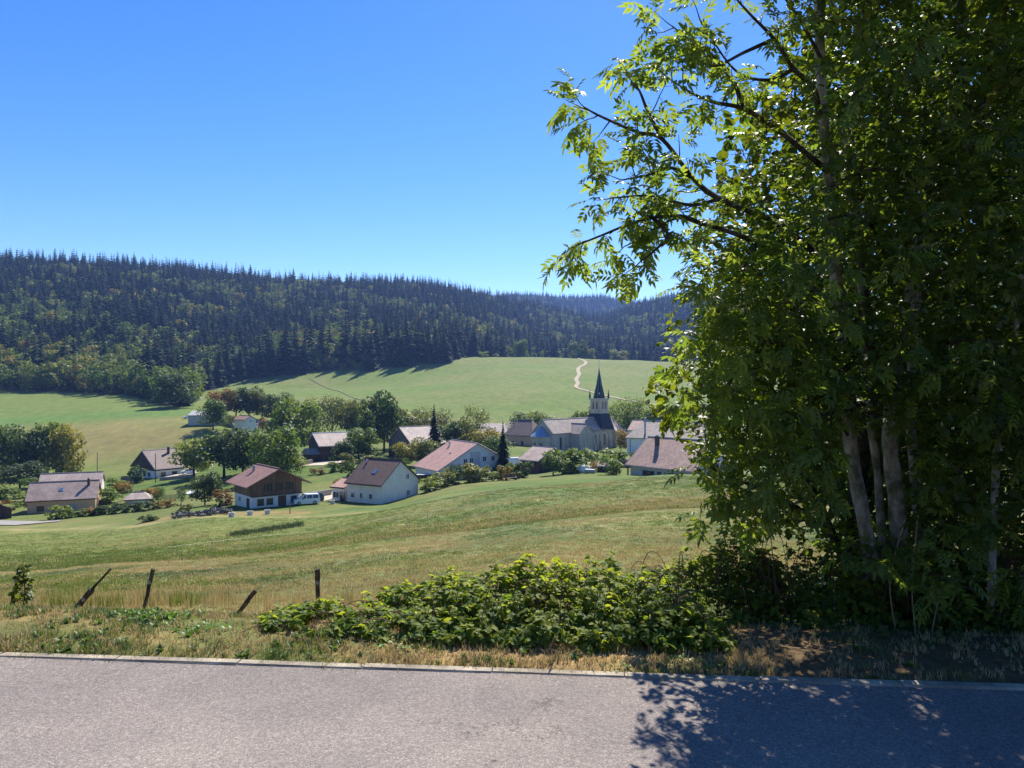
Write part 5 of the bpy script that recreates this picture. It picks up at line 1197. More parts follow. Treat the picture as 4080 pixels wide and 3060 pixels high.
def catmull(pts, n=6):
    p = [np.array(q, float) for q in pts]; e = [2 * p[0] - p[1]] + p + [2 * p[-1] - p[-2]]; out = []
    for i in range(1, len(e) - 2):
        for k in range(n):
            t = k / n; out.append(.5 * ((2 * e[i]) + (-e[i - 1] + e[i + 1]) * t + (2 * e[i - 1] - 5 * e[i] + 4 * e[i + 1] - e[i + 2]) * t * t + (-e[i - 1] + 3 * e[i] - 3 * e[i + 1] + e[i + 2]) * t ** 3))
    out.append(p[-1]); return np.array(out)
ash_m = foliage('ash_leaves', (.075, .135, .032), (.24, .30, .065), .62, (1.7, 1.6, .6), rough=.45, spec=.3)
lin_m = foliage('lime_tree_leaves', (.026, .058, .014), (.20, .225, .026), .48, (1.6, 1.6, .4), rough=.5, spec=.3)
bark_a = barkmat('ash_bark', (.20, .18, .15), (.52, .49, .44), 14); bark_t = barkmat('twig_bark', (.04, .032, .026), (.11, .09, .075), 20)
AL = [ash_leaf(i) for i in range(5)]; OL = [oval_leaf(i) for i in range(5)]
g5 = np.random.default_rng(55)

def build_ash():
    base = V3(*P(880, 612, 7.9)); base[2] = h1(base[0], base[1]); root = tag(empty('ash_tree', tuple(base)), 'tall ash with pale trunks and feathery leaves beside the road', 'tree')
    def Q(l): return [P(*q) for q in l]
    def tr(l, r0, r1, name='trunk', n=9):
        c = catmull(Q(l), 6); k = MB(); k.tube([tuple(q - base) for q in c], list(np.linspace(r0, r1, len(c)) * (1 + .06 * np.sin(np.arange(len(c)) * 1.7))), n); return k.build(name, bark_a, root, smooth=True), c
    tr([(884, 640, 7.7), (866, 530, 7.75), (850, 440, 7.8), (838, 300, 7.7), (829, 185, 7.6), (823, 116, 7.5), (819, 20, 7.4), (817, -140, 7.3)], .078, .04)
    tr([(906, 630, 8.0), (896, 500, 7.95), (890, 440, 7.95), (897, 360, 7.9), (912, 290, 7.9), (920, 220, 7.9), (940, 150, 7.8), (958, 60, 7.8), (960, -160, 7.7)], .088, .045)
    tr([(886, 625, 8.1), (878, 480, 8.1), (870, 420, 8.1), (862, 300, 8.2), (850, 200, 8.2), (842, 100, 8.2)], .045, .025)
    tr([(930, 630, 8.3), (914, 470, 8.2), (911, 385, 8.2), (925, 260, 8.2), (985, 90, 8.1), (1000, -100, 8.0)], .055, .03)
    tr([(990, 620, 7.2), (998, 432, 7.2), (1007, 388, 7.2), (1016, 328, 7.2), (1024, 260, 7.2), (1040, 100, 7.2)], .035, .02)
    brs = [
     [(820, 305, 7.6), (806, 278, 7.3), (790, 262, 7.1), (757, 243, 6.9), (727, 231, 6.8), (702, 224, 6.7), (679, 218, 6.6), (658, 227, 6.5), (630, 244, 6.4)],
     [(812, 250, 7.5), (775, 222, 7.2), (720, 199, 6.9), (693, 178, 6.8), (662, 139, 6.6), (637, 132, 6.5), (600, 116, 6.3), (584, 107, 6.2)],
     [(820, 118, 7.4), (813, 88, 7.2), (794, 69, 7.0), (774, 39, 6.9), (748, 12, 6.8), (720, -20, 6.6)],
     [(826, 170, 7.5), (806, 153, 7.3), (778, 130, 7.1), (744, 109, 6.9), (713, 102, 6.8), (690, 92, 6.6), (668, 78, 6.5)],
     [(702, 224, 6.7), (680, 216, 6.6), (642, 220, 6.4), (600, 236, 6.25), (575, 246, 6.15)],
     [(720, 199, 6.9), (690, 205, 6.7), (650, 196, 6.5), (612, 198, 6.3)],
     [(693, 178, 6.8), (672, 168, 6.65), (648, 175, 6.5), (622, 180, 6.35)],
     [(662, 139, 6.6), (648, 112, 6.5), (640, 92, 6.45), (634, 84, 6.4)],
     [(744, 109, 6.9), (735, 85, 6.8), (712, 55, 6.7), (690, 40, 6.6), (672, 26, 6.5)],
     [(774, 39, 6.9), (745, 52, 6.75), (715, 66, 6.6), (694, 58, 6.5)],
     [(794, 69, 7.0), (770, 80, 6.9), (735, 70, 6.75), (700, 20, 6.6)],
     [(822, 60, 7.4), (800, 20, 7.2), (780, -10, 7.1), (760, -50, 7.0)],
     [(757, 243, 6.9), (745, 265, 6.75), (720, 285, 6.6), (700, 295, 6.5)],
     [(873, 227, 7.7), (850, 215, 7.2), (815, 225, 6.8), (790, 240, 6.6)],
     [(905, 300, 7.9), (873, 227, 7.7), (860, 180, 7.3), (870, 140, 7.0)],
     [(850, 440, 7.8), (820, 380, 7.3), (785, 360, 6.9), (755, 365, 6.7)],
     [(840, 330, 7.7), (810, 330, 7.2), (775, 320, 6.9), (742, 325, 6.7)],
     [(895, 380, 7.9), (860, 340, 7.3), (825, 345, 7.0), (800, 360, 6.8)],
     [(897, 420, 7.9), (850, 410, 7.3), (810, 420, 7.0), (775, 430, 6.8)],
     [(830, 185, 7.5), (870, 170, 7.1), (905, 175, 6.8), (930, 188, 6.7)],
     [(915, 250, 7.9), (950, 200, 7.4), (985, 190, 7.1), (1010, 220, 6.9)],
     [(935, 160, 7.8), (975, 110, 7.3), (1010, 80, 7.1), (1030, 60, 7.0)],
     [(896, 400, 7.9), (940, 350, 7.3), (985, 340, 7.1), (1015, 360, 7.0)],
     [(820, 40, 7.4), (850, 0, 7.1), (880, -20, 7.0), (900, -40, 6.9)],
     [(650, 215, 6.5), (668, 235, 6.4), (655, 250, 6.3), (640, 262, 6.25)],
    ]
    pos, xd, up, sc = [], [], [], []
    def leafpair(p, d, big=1.):
        d = norm(d); a = norm(np.cross(d, rand_unit(1, g5)[0]))
        for s_ in (-1, 1):
            q = norm(d * .45 + a * s_ * .9 + V3(0, 0, -.25) + g5.normal(scale=.25, size=3)); pos.append(p); xd.append(q); up.append(norm(V3(0, 0, 1) + g5.normal(scale=.45, size=3))); sc.append(g5.uniform(.18, .285) * big)
    def twig(mb, p, d, L, r):
        d = norm(d); n = 4; q = p.copy(); pts = [q.copy()]
        for i in range(n):
            d = norm(d + V3(0, 0, .10) + g5.normal(scale=.16, size=3)); q = q + d * L / n; pts.append(q.copy())
        mb.tube([tuple(t - base) for t in pts], list(np.linspace(r, r * .35, n + 1)), 4)
        for i in (2, 3): leafpair(pts[i], d)
        for _ in range(g5.integers(1, 3)): leafpair(pts[-1], d)
    for bi, l in enumerate(brs):
        c = catmull(Q(l), 6); n = len(c); k = MB(); r0 = .034 if bi in (0, 1, 2, 3) else .02
        k.tube([tuple(q - base) for q in c], list(np.linspace(r0, .006, n)), 6)
        ln = np.linalg.norm(np.diff(c, axis=0), axis=1).sum(); cnt = int(ln / .22)
        for j in range(cnt):
            t = .22 + .78 * (j + g5.uniform(0, 1)) / cnt; i = min(int(t * (n - 1)), n - 2); p = c[i] + (c[i + 1] - c[i]) * (t * (n - 1) - i); tg = norm(c[i + 1] - c[i])
            d = norm(tg * .7 + norm(np.cross(tg, rand_unit(1, g5)[0])) * 1.0 + V3(0, 0, .25)); twig(k, p, d, g5.uniform(.10, .34) * (1.1 - .3 * t), .0065)
        twig(k, c[-1], norm(c[-1] - c[-3]), .22, .006)
        k.build('branch', bark_t, root)
    # hanging sprays in front of the dark crown and through the right-hand side
    k = MB()
    spots = [(g5.uniform(700, 835), g5.uniform(270, 520), g5.uniform(6.1, 6.8)) for _ in range(85)] + [(g5.uniform(830, 1060), g5.uniform(-60, 600), g5.uniform(6.3, 8.2)) for _ in range(330)] + [(g5.uniform(760, 1060), g5.uniform(-330, -10), g5.uniform(6.6, 8.8)) for _ in range(190)]
    spots = [q for q in spots if not (835 < q[0] < 915 and 415 < q[1] < 545)]
    for s_ in spots: twig(k, np.array(P(*s_)), norm(V3(-.5, -.5, .1) + g5.normal(scale=.6, size=3)), g5.uniform(.2, .5), .006)
    o = k.build('twigs', bark_t, root); o['kind'] = 'stuff'
    pos, xd, up, sc = map(np.array, (pos, xd, up, sc)); n = len(pos)
    tint = np.clip(g5.beta(1.6, 1.6, n) * .75 + .12 * (pos[:, 0] < 2.2), 0, 1)  # left-hand leaves tinted lighter, painting the sun shining through
    px = 512 + 768 * pos[:, 0] / pos[:, 1]; py = 384 - 768 * (pos[:, 2] - CAMZ) / pos[:, 1]
    vis = (px > 520) & (px < 800) & (py > 0) & (py < 300); score = sc / pos[:, 1] * vis * (1 + .8 * (px < 690)); ix = np.argsort(-score)[:290]; m = np.zeros(n, bool); m[ix] = True
    single_leaves(AL, pos[m], xd[m], up[m], sc[m], tint[m], ash_m, root, base)
    join_leaves('foliage', AL, pos[~m], xd[~m], up[~m], sc[~m], tint[~m], ash_m, root, base)
    print('ash leaves', n)
build_ash()

def build_lime():
    """broad dense crown behind the ash: rounded shell of heart-shaped leaves, thin towards the inside"""
    base = V3(4.1, 8.9, h1(4.1, 8.9)); root = tag(empty('lime_tree', tuple(base)), 'dense broad leaved tree with sunlit edge painted yellower behind the pale trunks', 'tree')
    prof = [(-60, 815), (0, 800), (60, 785), (100, 772), (150, 742), (200, 716), (240, 694), (262, 684), (300, 692), (325, 676), (352, 656), (395, 658), (420, 660), (450, 680), (480, 694), (505, 722), (525, 752), (545, 800), (570, 850)]
    zz = np.array([2.2 - (p[0] - 384) / 768 * 7.4 for p in prof])[::-1]; xx = np.array([(p[1] - 512) / 768 * 7.4 for p in prof])[::-1]
    N = 11500
    z = g5.uniform(-.25, 8.4, N * 4); y = g5.uniform(6.3, 11.6, N * 4); x = g5.uniform(1.0, 8.6, N * 4)
    xl = np.interp(z, zz, xx) + .17 * (y - 7.4) ** 2 + (fbm(y * 1.4, z * 1.4, 91) - .5) * .9
    dep = x - xl; front = y - 6.3
    lump = fbm(x * 1.1 + 7, z * 1.1 + y * .7, 95)
    keep = (dep > 0) & (g5.uniform(size=len(x)) < np.clip(np.exp(-dep / 1.8) * 1.2 + np.exp(-(y - 6.3) / 1.0) * .55 + .20 + .3 * (x > 3.4), 0, 1)) & (lump > np.where(x > 3.4, .22, np.where(z < 3.2, .27, .34)))
    keep &= ~((z < .9) & (y < 7.3)); keep |= (dep > .1) & (z < 2.2) & (z > .1) & (y > 7.4) & (y < 9.8) & (g5.uniform(size=len(x)) < .6)
    keep &= ~((y < 8.3) & (x / y > .42) & (x / y < .525) & (z > .65) & (z < 1.95))
    c = np.column_stack([x, y, z])[keep][:N]; dep = dep[keep][:N]
    pos, xd, up, sc, tn = [], [], [], [], []; k = MB()
    for p, dp in zip(c, dep):
        out = norm(V3(-.55, -.45, .1) + g5.normal(scale=.55, size=3)); L = g5.uniform(.18, .4); a = p - out * L * .5
        if dp < .8 and g5.uniform() < .5: k.tube([tuple(a - base), tuple(p - base), tuple(p + out * L * .4 - base)], [.006, .004, .002], 3)
        for j in range(7):
            t = (j + .5) / 7; q = a + out * L * t; s_ = 1 if j % 2 else -1; side = norm(np.cross(out, V3(0, 0, 1)) * s_ + out * .6 + V3(0, 0, -.55) + g5.normal(scale=.35, size=3))
            pos.append(q + g5.normal(scale=.03, size=3)); xd.append(side); up.append(norm(V3(-.2, -.1, 1) + g5.normal(scale=.5, size=3))); sc.append(g5.uniform(.05, .10))
            tn.append(np.clip(.12 + .62 * np.exp(-max(dp, 0) / .35) * g5.uniform(.2, 1.3) + g5.uniform(0, .22), 0, 1))  # sunlit edge and dark inside painted by leaf tint
    pos, xd, up, sc, tn = map(np.array, (pos, xd, up, sc, tn)); n = len(pos)
    px = 512 + 768 * pos[:, 0] / pos[:, 1]; py = 384 - 768 * (pos[:, 2] - CAMZ) / pos[:, 1]
    score = sc / pos[:, 1] * np.exp(-np.clip(px - 640, 0, 400) / 60) * ((py > 200) & (py < 560)); ix = np.argsort(-score)[:290]; m = np.zeros(n, bool); m[ix] = True
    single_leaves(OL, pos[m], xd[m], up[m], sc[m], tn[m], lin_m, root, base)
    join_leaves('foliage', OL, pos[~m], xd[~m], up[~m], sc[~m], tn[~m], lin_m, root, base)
    o = k.build('twigs', bark_t, root); o['kind'] = 'stuff'
    for l, r0 in (([(0, 0, -.3), (-.1, .05, 1.2), (.05, 0, 3.0), (-.1, .1, 5.0), (0, 0, 7.2)], .13), ([(.2, .2, 0), (-.6, 0, 1.6), (-1.2, -.3, 2.6), (-1.9, -.4, 3.3)], .06), ([(0, 0, 1.6), (.9, .2, 3.0), (1.8, .3, 4.6)], .06), ([(0, 0, .8), (-.9, -.2, 1.5), (-1.8, -.2, 1.9)], .045), ([(0, 0, 2.4), (-.8, -.2, 3.8), (-1.5, -.3, 5.0)], .045)):
        c = catmull(l, 5); q = MB(); q.tube([tuple(v) for v in c], list(np.linspace(r0, r0 * .3, len(c))), 8); q.build('trunk' if r0 > .1 else 'limb', bark_t, root, smooth=True)
    print('lime leaves', n)
build_lime()

# ---------------------------------------------------------------- bramble bank
bram_m = foliage('bramble_leaves', (.065, .140, .026), (.32, .35, .055), .58, (1.6, 1.5, .5), rough=.6, spec=.22)
BL = [oval_leaf(20 + i, .62) for i in range(4)]
def build_sun_block():  # dense trees added to keep the sun off the right-hand foliage
    """trees added back and to the right to block the sun: coarse dense foliage on a few stems"""
    for lab, cx, cy, rx, ry, zc, rz_, n in (('dark tree added behind the pale trunks on the right to block the sun', 7.0, 14.0, 3.2, 2.6, 4.6, 5.2, 5200), ('dark tree added at the right edge of the copse to block the sun', 10.5, 12.0, 3.0, 3.0, 4.2, 5.4, 4200), ('dark tree added deep in the copse to block the sun', 11.0, 18.0, 4.0, 3.0, 5.0, 6.2, 5200)):
        base = V3(cx, cy, h1(cx, cy)); root = tag(empty('sun_block_tree', tuple(base)), lab, 'tree')
        d = rand_unit(n, g5); rr = g5.uniform(.25, 1, n) ** .45; p = d * rr[:, None] * V3(rx, ry, rz_) + V3(0, 0, zc - base[2]); p += (np.stack([fbm(p[:, 1], p[:, 2], 3), fbm(p[:, 0], p[:, 2], 4), fbm(p[:, 0], p[:, 1], 5)], 1) - .5) * 1.6
        p = p[p[:, 2] > .3]; m = len(p); xd = rand_unit(m, g5)
        join_leaves('foliage', OL, p, xd, V3(0, 0, 1) + g5.normal(scale=.6, size=(m, 3)), g5.uniform(.16, .30, m), g5.uniform(0, .3, m), lin_m, root, np.zeros(3))
        k = MB(); k.tube([(0, 0, -.3), (.1, 0, 2.5), (0, .1, 5), (0, 0, 8)], [.17, .14, .1, .03], 8); k.build('trunk', bark_t, root)
def build_bramble(name, label, x0, x1, top, yc, hd, N, dens_px=None, tbias=0., n_single=200):
    base = V3((x0 + x1) / 2, yc, h1((x0 + x1) / 2, yc)); root = tag(empty(name, tuple(base)), label, 'bush')
    x = g5.uniform(x0, x1, N); t = g5.uniform(-1, 1, N); ycx = yc - .086 * (x - base[0]); y = ycx + t * hd
    Ht = np.interp(x, top[0], top[1]) * (1.0 + .8 * (fbm(x * 1.7, y * 1.7, 15) - .5) + .9 * (fbm(x * 4.2, y * 4.2, 16) - .5)) ; prof = np.where(t < .35, np.clip((t + 1) / 1.35, 0, 1) ** .75, np.sqrt(np.clip(1 - ((t - .35) / .65) ** 2, 0, 1)))
    end = np.clip((x - x0) / .35, 0, 1) * np.clip((x1 - x) / .35, 0, 1)
    zt = Ht * prof * np.sqrt(end); f = g5.uniform(0, 1, N) ** .45; z = H(x, y) + zt * f + g5.normal(scale=.02, size=N)
    nrm = norm(np.column_stack([g5.normal(scale=.4, size=N), t * .45 + g5.normal(scale=.4, size=N), .8 + .5 * f]))
    pos = np.column_stack([x, y, z]); keep = (zt > .05) & (fbm(x * 3 + 3, y * 3 + z * 4, 19) > .36); pos = pos[keep]; nrm = nrm[keep]; f = f[keep]; n = len(pos)
    pp, xd, up, sc, tn = [], [], [], [], []
    for i in range(n):
        a = norm(np.cross(nrm[i], rand_unit(1, g5)[0])); b = np.cross(nrm[i], a); s_ = g5.uniform(.036, .078); tt = np.clip(g5.beta(1.2, 2.4) * (.5 + .7 * fbm(np.array(pos[i, 0] * 1.3), np.array(pos[i, 1] * 1.3), 44)) + .25 * (f[i] > .85) + tbias, 0, 1)  # uppermost leaves tinted lighter to paint sunlit tops
        for ang in (0, 1.3, -1.3):
            pp.append(pos[i]); xd.append(a * cos(ang) + b * sin(ang) - .15 * nrm[i] * (ang != 0)); up.append(norm(nrm[i] + g5.normal(scale=.3, size=3))); sc.append(s_ * (1.15 if ang == 0 else 1)); tn.append(np.clip(tt + g5.normal(scale=.06), 0, 1))
    pp, xd, up, sc, tn = map(np.array, (pp, xd, up, sc, tn)); m = np.zeros(len(pp), bool); m[np.argsort(-(sc / pp[:, 1] * np.repeat(f > .8, 3)))[:n_single]] = True
    single_leaves(BL, pp[m], xd[m], up[m], sc[m], tn[m], bram_m, root, base); join_leaves('foliage', BL, pp[~m], xd[~m], up[~m], sc[~m], tn[~m], bram_m, root, base)
    k = MB()
    for i in range(int((x1 - x0) * 26)):
        a = g5.uniform(x0 + .2, x1 - .2); ya = yc - .086 * (a - base[0]) + g5.uniform(-.5, .5) * hd; hh_ = np.interp(a, top[0], top[1]) * g5.uniform(.4, .92); za = h1(a, ya); dx, dy = g5.uniform(-.5, .5), g5.uniform(-.6, .3)
        c = catmull([(a, ya, za - .05), (a + dx * .3, ya + dy * .3, za + hh_ * .8), (a + dx * .7, ya + dy * .7, za + hh_), (a + dx, ya + dy, za + hh_ * .45)], 4); k.tube([tuple(q - base) for q in c], .004, 4)
    o = k.build('canes', simple('bramble_cane', (.12, .06, .04), .8, .3, 10) if 'bramble_cane' not in MATS else MATS['bramble_cane'], root); o['kind'] = 'stuff'
    return root
build_sun_block()
def PX(px, d=7.2): return (px - 512) / 768 * d
tp_ = ([PX(p) for p in (250, 290, 330, 370, 420, 470, 520, 560, 600, 650, 700, 760)], [.07, .13, .19, .26, .34, .43, .53, .60, .62, .58, .52, .45])
build_bramble('bramble_bank', 'sunlit bramble bank along the edge of the road', PX(250), PX(710), tp_, 7.12, .85, 7600, n_single=280)
build_bramble('shaded_thicket', 'dark leafy thicket at the foot of the roadside trees', PX(690), PX(1150), ([PX(690), PX(760), PX(900), PX(1150)], [.62, .9, 1.15, 1.3]), 7.9, .9, 5200, tbias=-.1, n_single=60)
build_bramble('arching_bush', 'dark arching bush at the left foot of the dense tree', PX(655, 7.6), PX(790, 7.6), ([PX(655, 7.6), PX(700, 7.6), PX(790, 7.6)], [.75, 1.0, 1.3]), 7.9, .5, 1500, n_single=60)

# ---------------------------------------------------------------- grass
def blade_tuft(name, seed, n, h0, h1_, spread, wid, mat, lean=.35):
    g = np.random.default_rng(seed); V = []; F = []; T = []
    for i in range(n):
        a = g.uniform(0, 6.28); r = spread * math.sqrt(g.uniform()); x, y = r * cos(a), r * sin(a); b = g.uniform(0, 6.28); hh_ = g.uniform(h0, h1_); l_ = g.uniform(.1, lean) * hh_; dx, dy = cos(b), sin(b); w = wid * g.uniform(.7, 1.3)
        k = len(V); V += [(x - dy * w, y + dx * w, -.01), (x + dy * w, y - dx * w, -.01), (x + dx * l_ * .4 + dy * w * .7, y + dy * l_ * .4 - dx * w * .7, hh_ * .6), (x + dx * l_ * .4 - dy * w * .7, y + dy * l_ * .4 + dx * w * .7, hh_ * .6), (x + dx * l_, y + dy * l_, hh_)]
        F += [(k, k + 1, k + 2), (k, k + 2, k + 3), (k + 3, k + 2, k + 4)]; T += [g.uniform()] * 5
    return npmesh(name, np.array(V), [np.array(F)], [mat], tint=np.array(T) * .5)
gr_g = foliage('grass_green', (.075, .125, .030), (.15, .19, .05), .3, (1.3, 1.25, .6), rough=.6, spec=.2, src='rand')
gr_b = foliage('grass_blue', (.085, .125, .06), (.14, .17, .09), .25, (1.2, 1.2, .8), rough=.5, spec=.35, src='rand')
gr_d = foliage('grass_dry', (.32, .25, .14), (.46, .37, .22), .25, (1.2, 1.1, .8), rough=.7, spec=.2, src='rand')
weed_m = foliage('weed_leaves', (.05, .11, .025), (.10, .17, .04), .3, rough=.5, spec=.35, src='rand')
def rosette(name, seed, n, s_, mat):
    g = np.random.default_rng(seed); a = g.uniform(0, 6.28, n); el = g.uniform(.1, .9, n); xd = np.column_stack([np.cos(a) * np.cos(el), np.sin(a) * np.cos(el), np.sin(el)]); up = np.column_stack([-np.cos(a) * np.sin(el), -np.sin(a) * np.sin(el), np.cos(el)])
    V, F = place(*oval_leaf(seed, .5), np.zeros((n, 3)) + g.normal(scale=s_ * .25, size=(n, 3)) * [1, 1, .15], xd, up, s_ * g.uniform(.6, 1.2, n)); return npmesh(name, V, [F], [mat], tint=g.uniform(0, .5, len(V)))
PR = [blade_tuft('g0', 1, 16, .02, .06, .06, .0028, gr_g, .8), blade_tuft('g1', 2, 16, .02, .06, .06, .0028, gr_d, .9), blade_tuft('g2', 3, 14, .02, .06, .07, .0030, gr_b, .8), blade_tuft('g3', 4, 12, .02, .05, .07, .003, gr_d, 1.2),
      rosette('g4', 5, 9, .05, weed_m), blade_tuft('g5', 6, 14, .16, .36, .08, .0030, gr_d, .35), blade_tuft('g6', 7, 14, .15, .30, .07, .0035, gr_g, .35), blade_tuft('g7', 8, 22, .02, .055, .25, .007, gr_g, .7), blade_tuft('g8', 9, 22, .02, .05, .25, .007, gr_d, .8), blade_tuft('g9', 10, 22, .02, .05, .25, .007, gr_b, .7)]
PC = protos_collection('grass_shapes', [bpy.data.objects.new('gs%d' % i, m) for i, m in enumerate(PR)])
def sow(name, label, x, y, pick, smin, smax, cat='grass'):
    n = len(x); z = H(x, y); sc = g5.uniform(smin, smax, n)
    scatter(name, np.column_stack([x, y, z]), np.column_stack([g5.normal(scale=.12, size=n), g5.normal(scale=.12, size=n), g5.uniform(0, 6.28, n)]), np.column_stack([sc, sc, sc]), pick, PC, label, cat)
# verge
n = 17000; x = g5.uniform(-7, 7.5, n); s_ = g5.uniform(.03, 2.4, n) ** 1.0; y = kerb_y(x) + s_
nz = fbm(x * .9, y * .9, 21); nz2 = fbm(x * 2.3, y * 2.3, 23); keep = g5.uniform(size=n) < np.clip(.35 + (nz2 - .35) * 2.2, .12, 1) * np.where(x > 2.0, .35, 1)
x, y, nz, nz2 = x[keep], y[keep], nz[keep], nz2[keep]; m = len(x); u_ = g5.uniform(size=m)
pick_ = np.where(u_ < np.clip((nz - .46) * 4 + .58, .2, .9), np.where(g5.uniform(size=m) < .6, 3, 1), np.where(g5.uniform(size=m) < .35, 2, np.where(g5.uniform(size=m) < .7, 0, 4)))
sow('verge_grass', 'short straw and green grass on the roadside verge', x, y, pick_, .6, 1.25)
# meadow beyond the bank, as far as single tufts still show
n = 60000; y = 7.6 + 40 * g5.uniform(0, 1, n) ** 1.7; x = (g5.uniform(-.78, .62, n)) * (y + 1.0); s_ = y - kerb_y(x); keep = (s_ > 1.6)
x, y = x[keep], y[keep]; m = len(x); nz = fbm(x * .30, y * .30, 21); nz2 = fbm(x * .22, y * .22, 77); u_ = g5.uniform(size=m)
far_ = y > 14
pick_ = np.where(u_ < np.clip((nz - .48) * 4 + .5 - .3 * smooth(20, 45, y), .08, .9), np.where(far_, 8, 1), np.where(g5.uniform(size=m) < np.clip((nz2 - .42) * 4, .1, .9), np.where(far_, 9, 2), np.where(far_, 7, 0)))
sow('meadow_grass', 'grazed green and straw grass of the near meadow', x, y, pick_, .45, .9)
# thinner turf further down the slope, and tufts creeping over the kerb
n = 26000; y = 38 + 75 * g5.uniform(0, 1, n) ** 1.3; x = (g5.uniform(-.75, .45, n)) * y; nz = fbm(x * .12, y * .12, 21); keep = (y + x * .16 < 106); x, y, nz = x[keep], y[keep], nz[keep]; m = len(x)
sow('lower_meadow_grass', 'short green turf of the lower meadow', x, y, np.where(g5.uniform(size=m) < np.clip((nz - .5) * 3 + .32 - .2 * smooth(40, 90, y), .03, .8), 8, np.where(g5.uniform(size=m) < .3, 9, 7)), 1.0, 2.0)
n = 1500; x = g5.uniform(-6, 3.2, n); y = kerb_y(x) + g5.uniform(-.02, .16, n); keep = fbm(x * 1.3, y * 0, 27) + .14 * (x < -2.2) > .47; x, y = x[keep], y[keep]
sow('kerb_grass', 'straw and green tufts creeping over the kerb', x, y, g5.choice([0, 1, 3, 4], len(x)), .5, 1.0)
# tall dry grass along the fence
n = 1000; x = g5.uniform(-8.5, -.4, n); y = 11.4 + g5.uniform(-.5, 1.3, n) + .05 * x - 1.2 * (g5.uniform(size=n) < .5) * ((x > -4.3) & (x < -2.2)); k_ = fbm(x * .8, y * .8, 33); keep = g5.uniform(size=n) < np.clip((k_ - .36) * 4 + .25 + .25 * (x > -4), .1, 1); x, y = x[keep], y[keep]
sow('tall_dry_grass', 'tall straw coloured grass along the old fence', x, y, np.where(g5.uniform(size=len(x)) < np.where(x < -4.5, .45, .12), 6, 5), .5, 1.0)
# rushes patch further down
xs_, ys_ = [], []
for i in range(170):
    t = g5.uniform(); px = 233 + 70 * t + g5.normal() * 1.5; py = 535.5 - 10.5 * t + g5.normal() * 1.0; a, b, _ = hit(px, py, 16); xs_.append(a); ys_.append(b)
RU = blade_tuft('rush', 12, 18, .35, .6, .3, .014, foliage('rushes', (.045, .07, .035), (.07, .10, .05), .2, rough=.6, src='rand'), .3)
xs_, ys_ = np.array(xs_), np.array(ys_); zs_ = H(xs_, ys_); c1 = protos_collection('rush_shapes', [bpy.data.objects.new('rush_shape', RU)])
scatter('rushes', np.column_stack([xs_, ys_, zs_]), np.column_stack([np.zeros(170), np.zeros(170), g5.uniform(0, 6.28, 170)]), np.tile(np.array([[1.3, 1.3, .8]]), (170, 1)), np.zeros(170), c1, 'dark patch of rushes in the green meadow', 'rushes')

# ---------------------------------------------------------------- old fence posts, sapling, twig, stalks, weeds
post_m = barkmat('weathered_post', (.030, .026, .022), (.10, .088, .075), 22)
def post(lab, p0, p1, d, r, bent=0., jag=False, wire_knob=True):
    a = Vector(P(*p0, d)); b = Vector(P(*p1, d + bent)); dr = (b - a).normalized(); z = h1(a.x, a.y); L = (b - a).length
    R_ = tag(empty('fence_post', tuple(a - dr * .35)), lab, 'post', 'old posts of the meadow fence'); a0 = Vector(R_.location)
    k = MB(); n = 7; pts = [a0 + (b - a0) * (i / n) + Vector((random.uniform(-1, 1), random.uniform(-1, 1), 0)) * r * .22 for i in range(n + 1)]
    k.tube([p - a0 for p in pts], [r * random.uniform(.86, 1.12) for _ in pts], 7); o = k.build('shaft', post_m, R_)
    if jag: q = MB(); q.tube([(b - dr * .02) - a0, b + dr * L * .0 + Vector((.012, 0, .03)) - a0, b + dr * .38 - a0], [r * .8, r * .42, r * .36], 5); q.build('split_top', post_m, R_)
    if wire_knob: q = MB(); c = a0 + (b - a0) * .78 - a0; q.lathe([(.016, -.02), (.026, 0), (.016, .03)], (c.x, c.y - r, c.z), 6); q.build('insulator', wire_m, R_)
    return R_
post('leaning fence post with a split thinner top, second from the left', (75, 610), (92.5, 590), 10.2, .042, jag=True)
post('slim straight fence post leaning slightly, middle of the row', (145.5, 603), (153, 569), 10.4, .026)
post('short broken fence post leaning right in the dry grass', (239, 612), (255.5, 590.5), 9.2, .026, wire_knob=False)
post('upright fence post just left of the bramble bank', (318, 604), (317.8, 569), 10.6, .036)
post('thin fence post hidden in the sapling at the far left', (13, 600), (20, 568), 10.3, .030)
sap_x, sap_y = P(20, 600, 10.1)[0], 10.1
def sapling(lab, px, d, h_, n, mat, seed):
    g = np.random.default_rng(seed); x = (px - 512) / 768 * d; z = h1(x, d); r = tag(empty('sapling', (x, d, z)), lab, 'sapling')
    k = MB(); k.tube([(0, 0, -.1), (.02, .01, h_ * .5), (-.01, 0, h_)], [.012, .008, .003], 5); P_, X_ = [], []
    for i in range(n):
        t = g.uniform(.25, 1); a = g.uniform(0, 6.28); l_ = g.uniform(.03, .16) * (1.15 - t); p = V3(cos(a) * l_, sin(a) * l_, h_ * t); P_.append(p); X_.append(V3(cos(a), sin(a), -.3 + g.normal() * .3))
        if i % 4 == 0: k.tube([(0, 0, h_ * t - .05), tuple(p)], [.004, .002], 3)
    k.build('stem', bark_t, r); P_, X_ = np.array(P_), np.array(X_)
    join_leaves('foliage', OL, P_, X_, V3(0, 0, 1) + g.normal(scale=.5, size=P_.shape), g.uniform(.05, .085, n), g.uniform(0, .7, n), mat, r, np.zeros(3))
sapling('small leafy sapling at the far left of the fence', 23, 9.7, .62, 120, lin_m, 5)
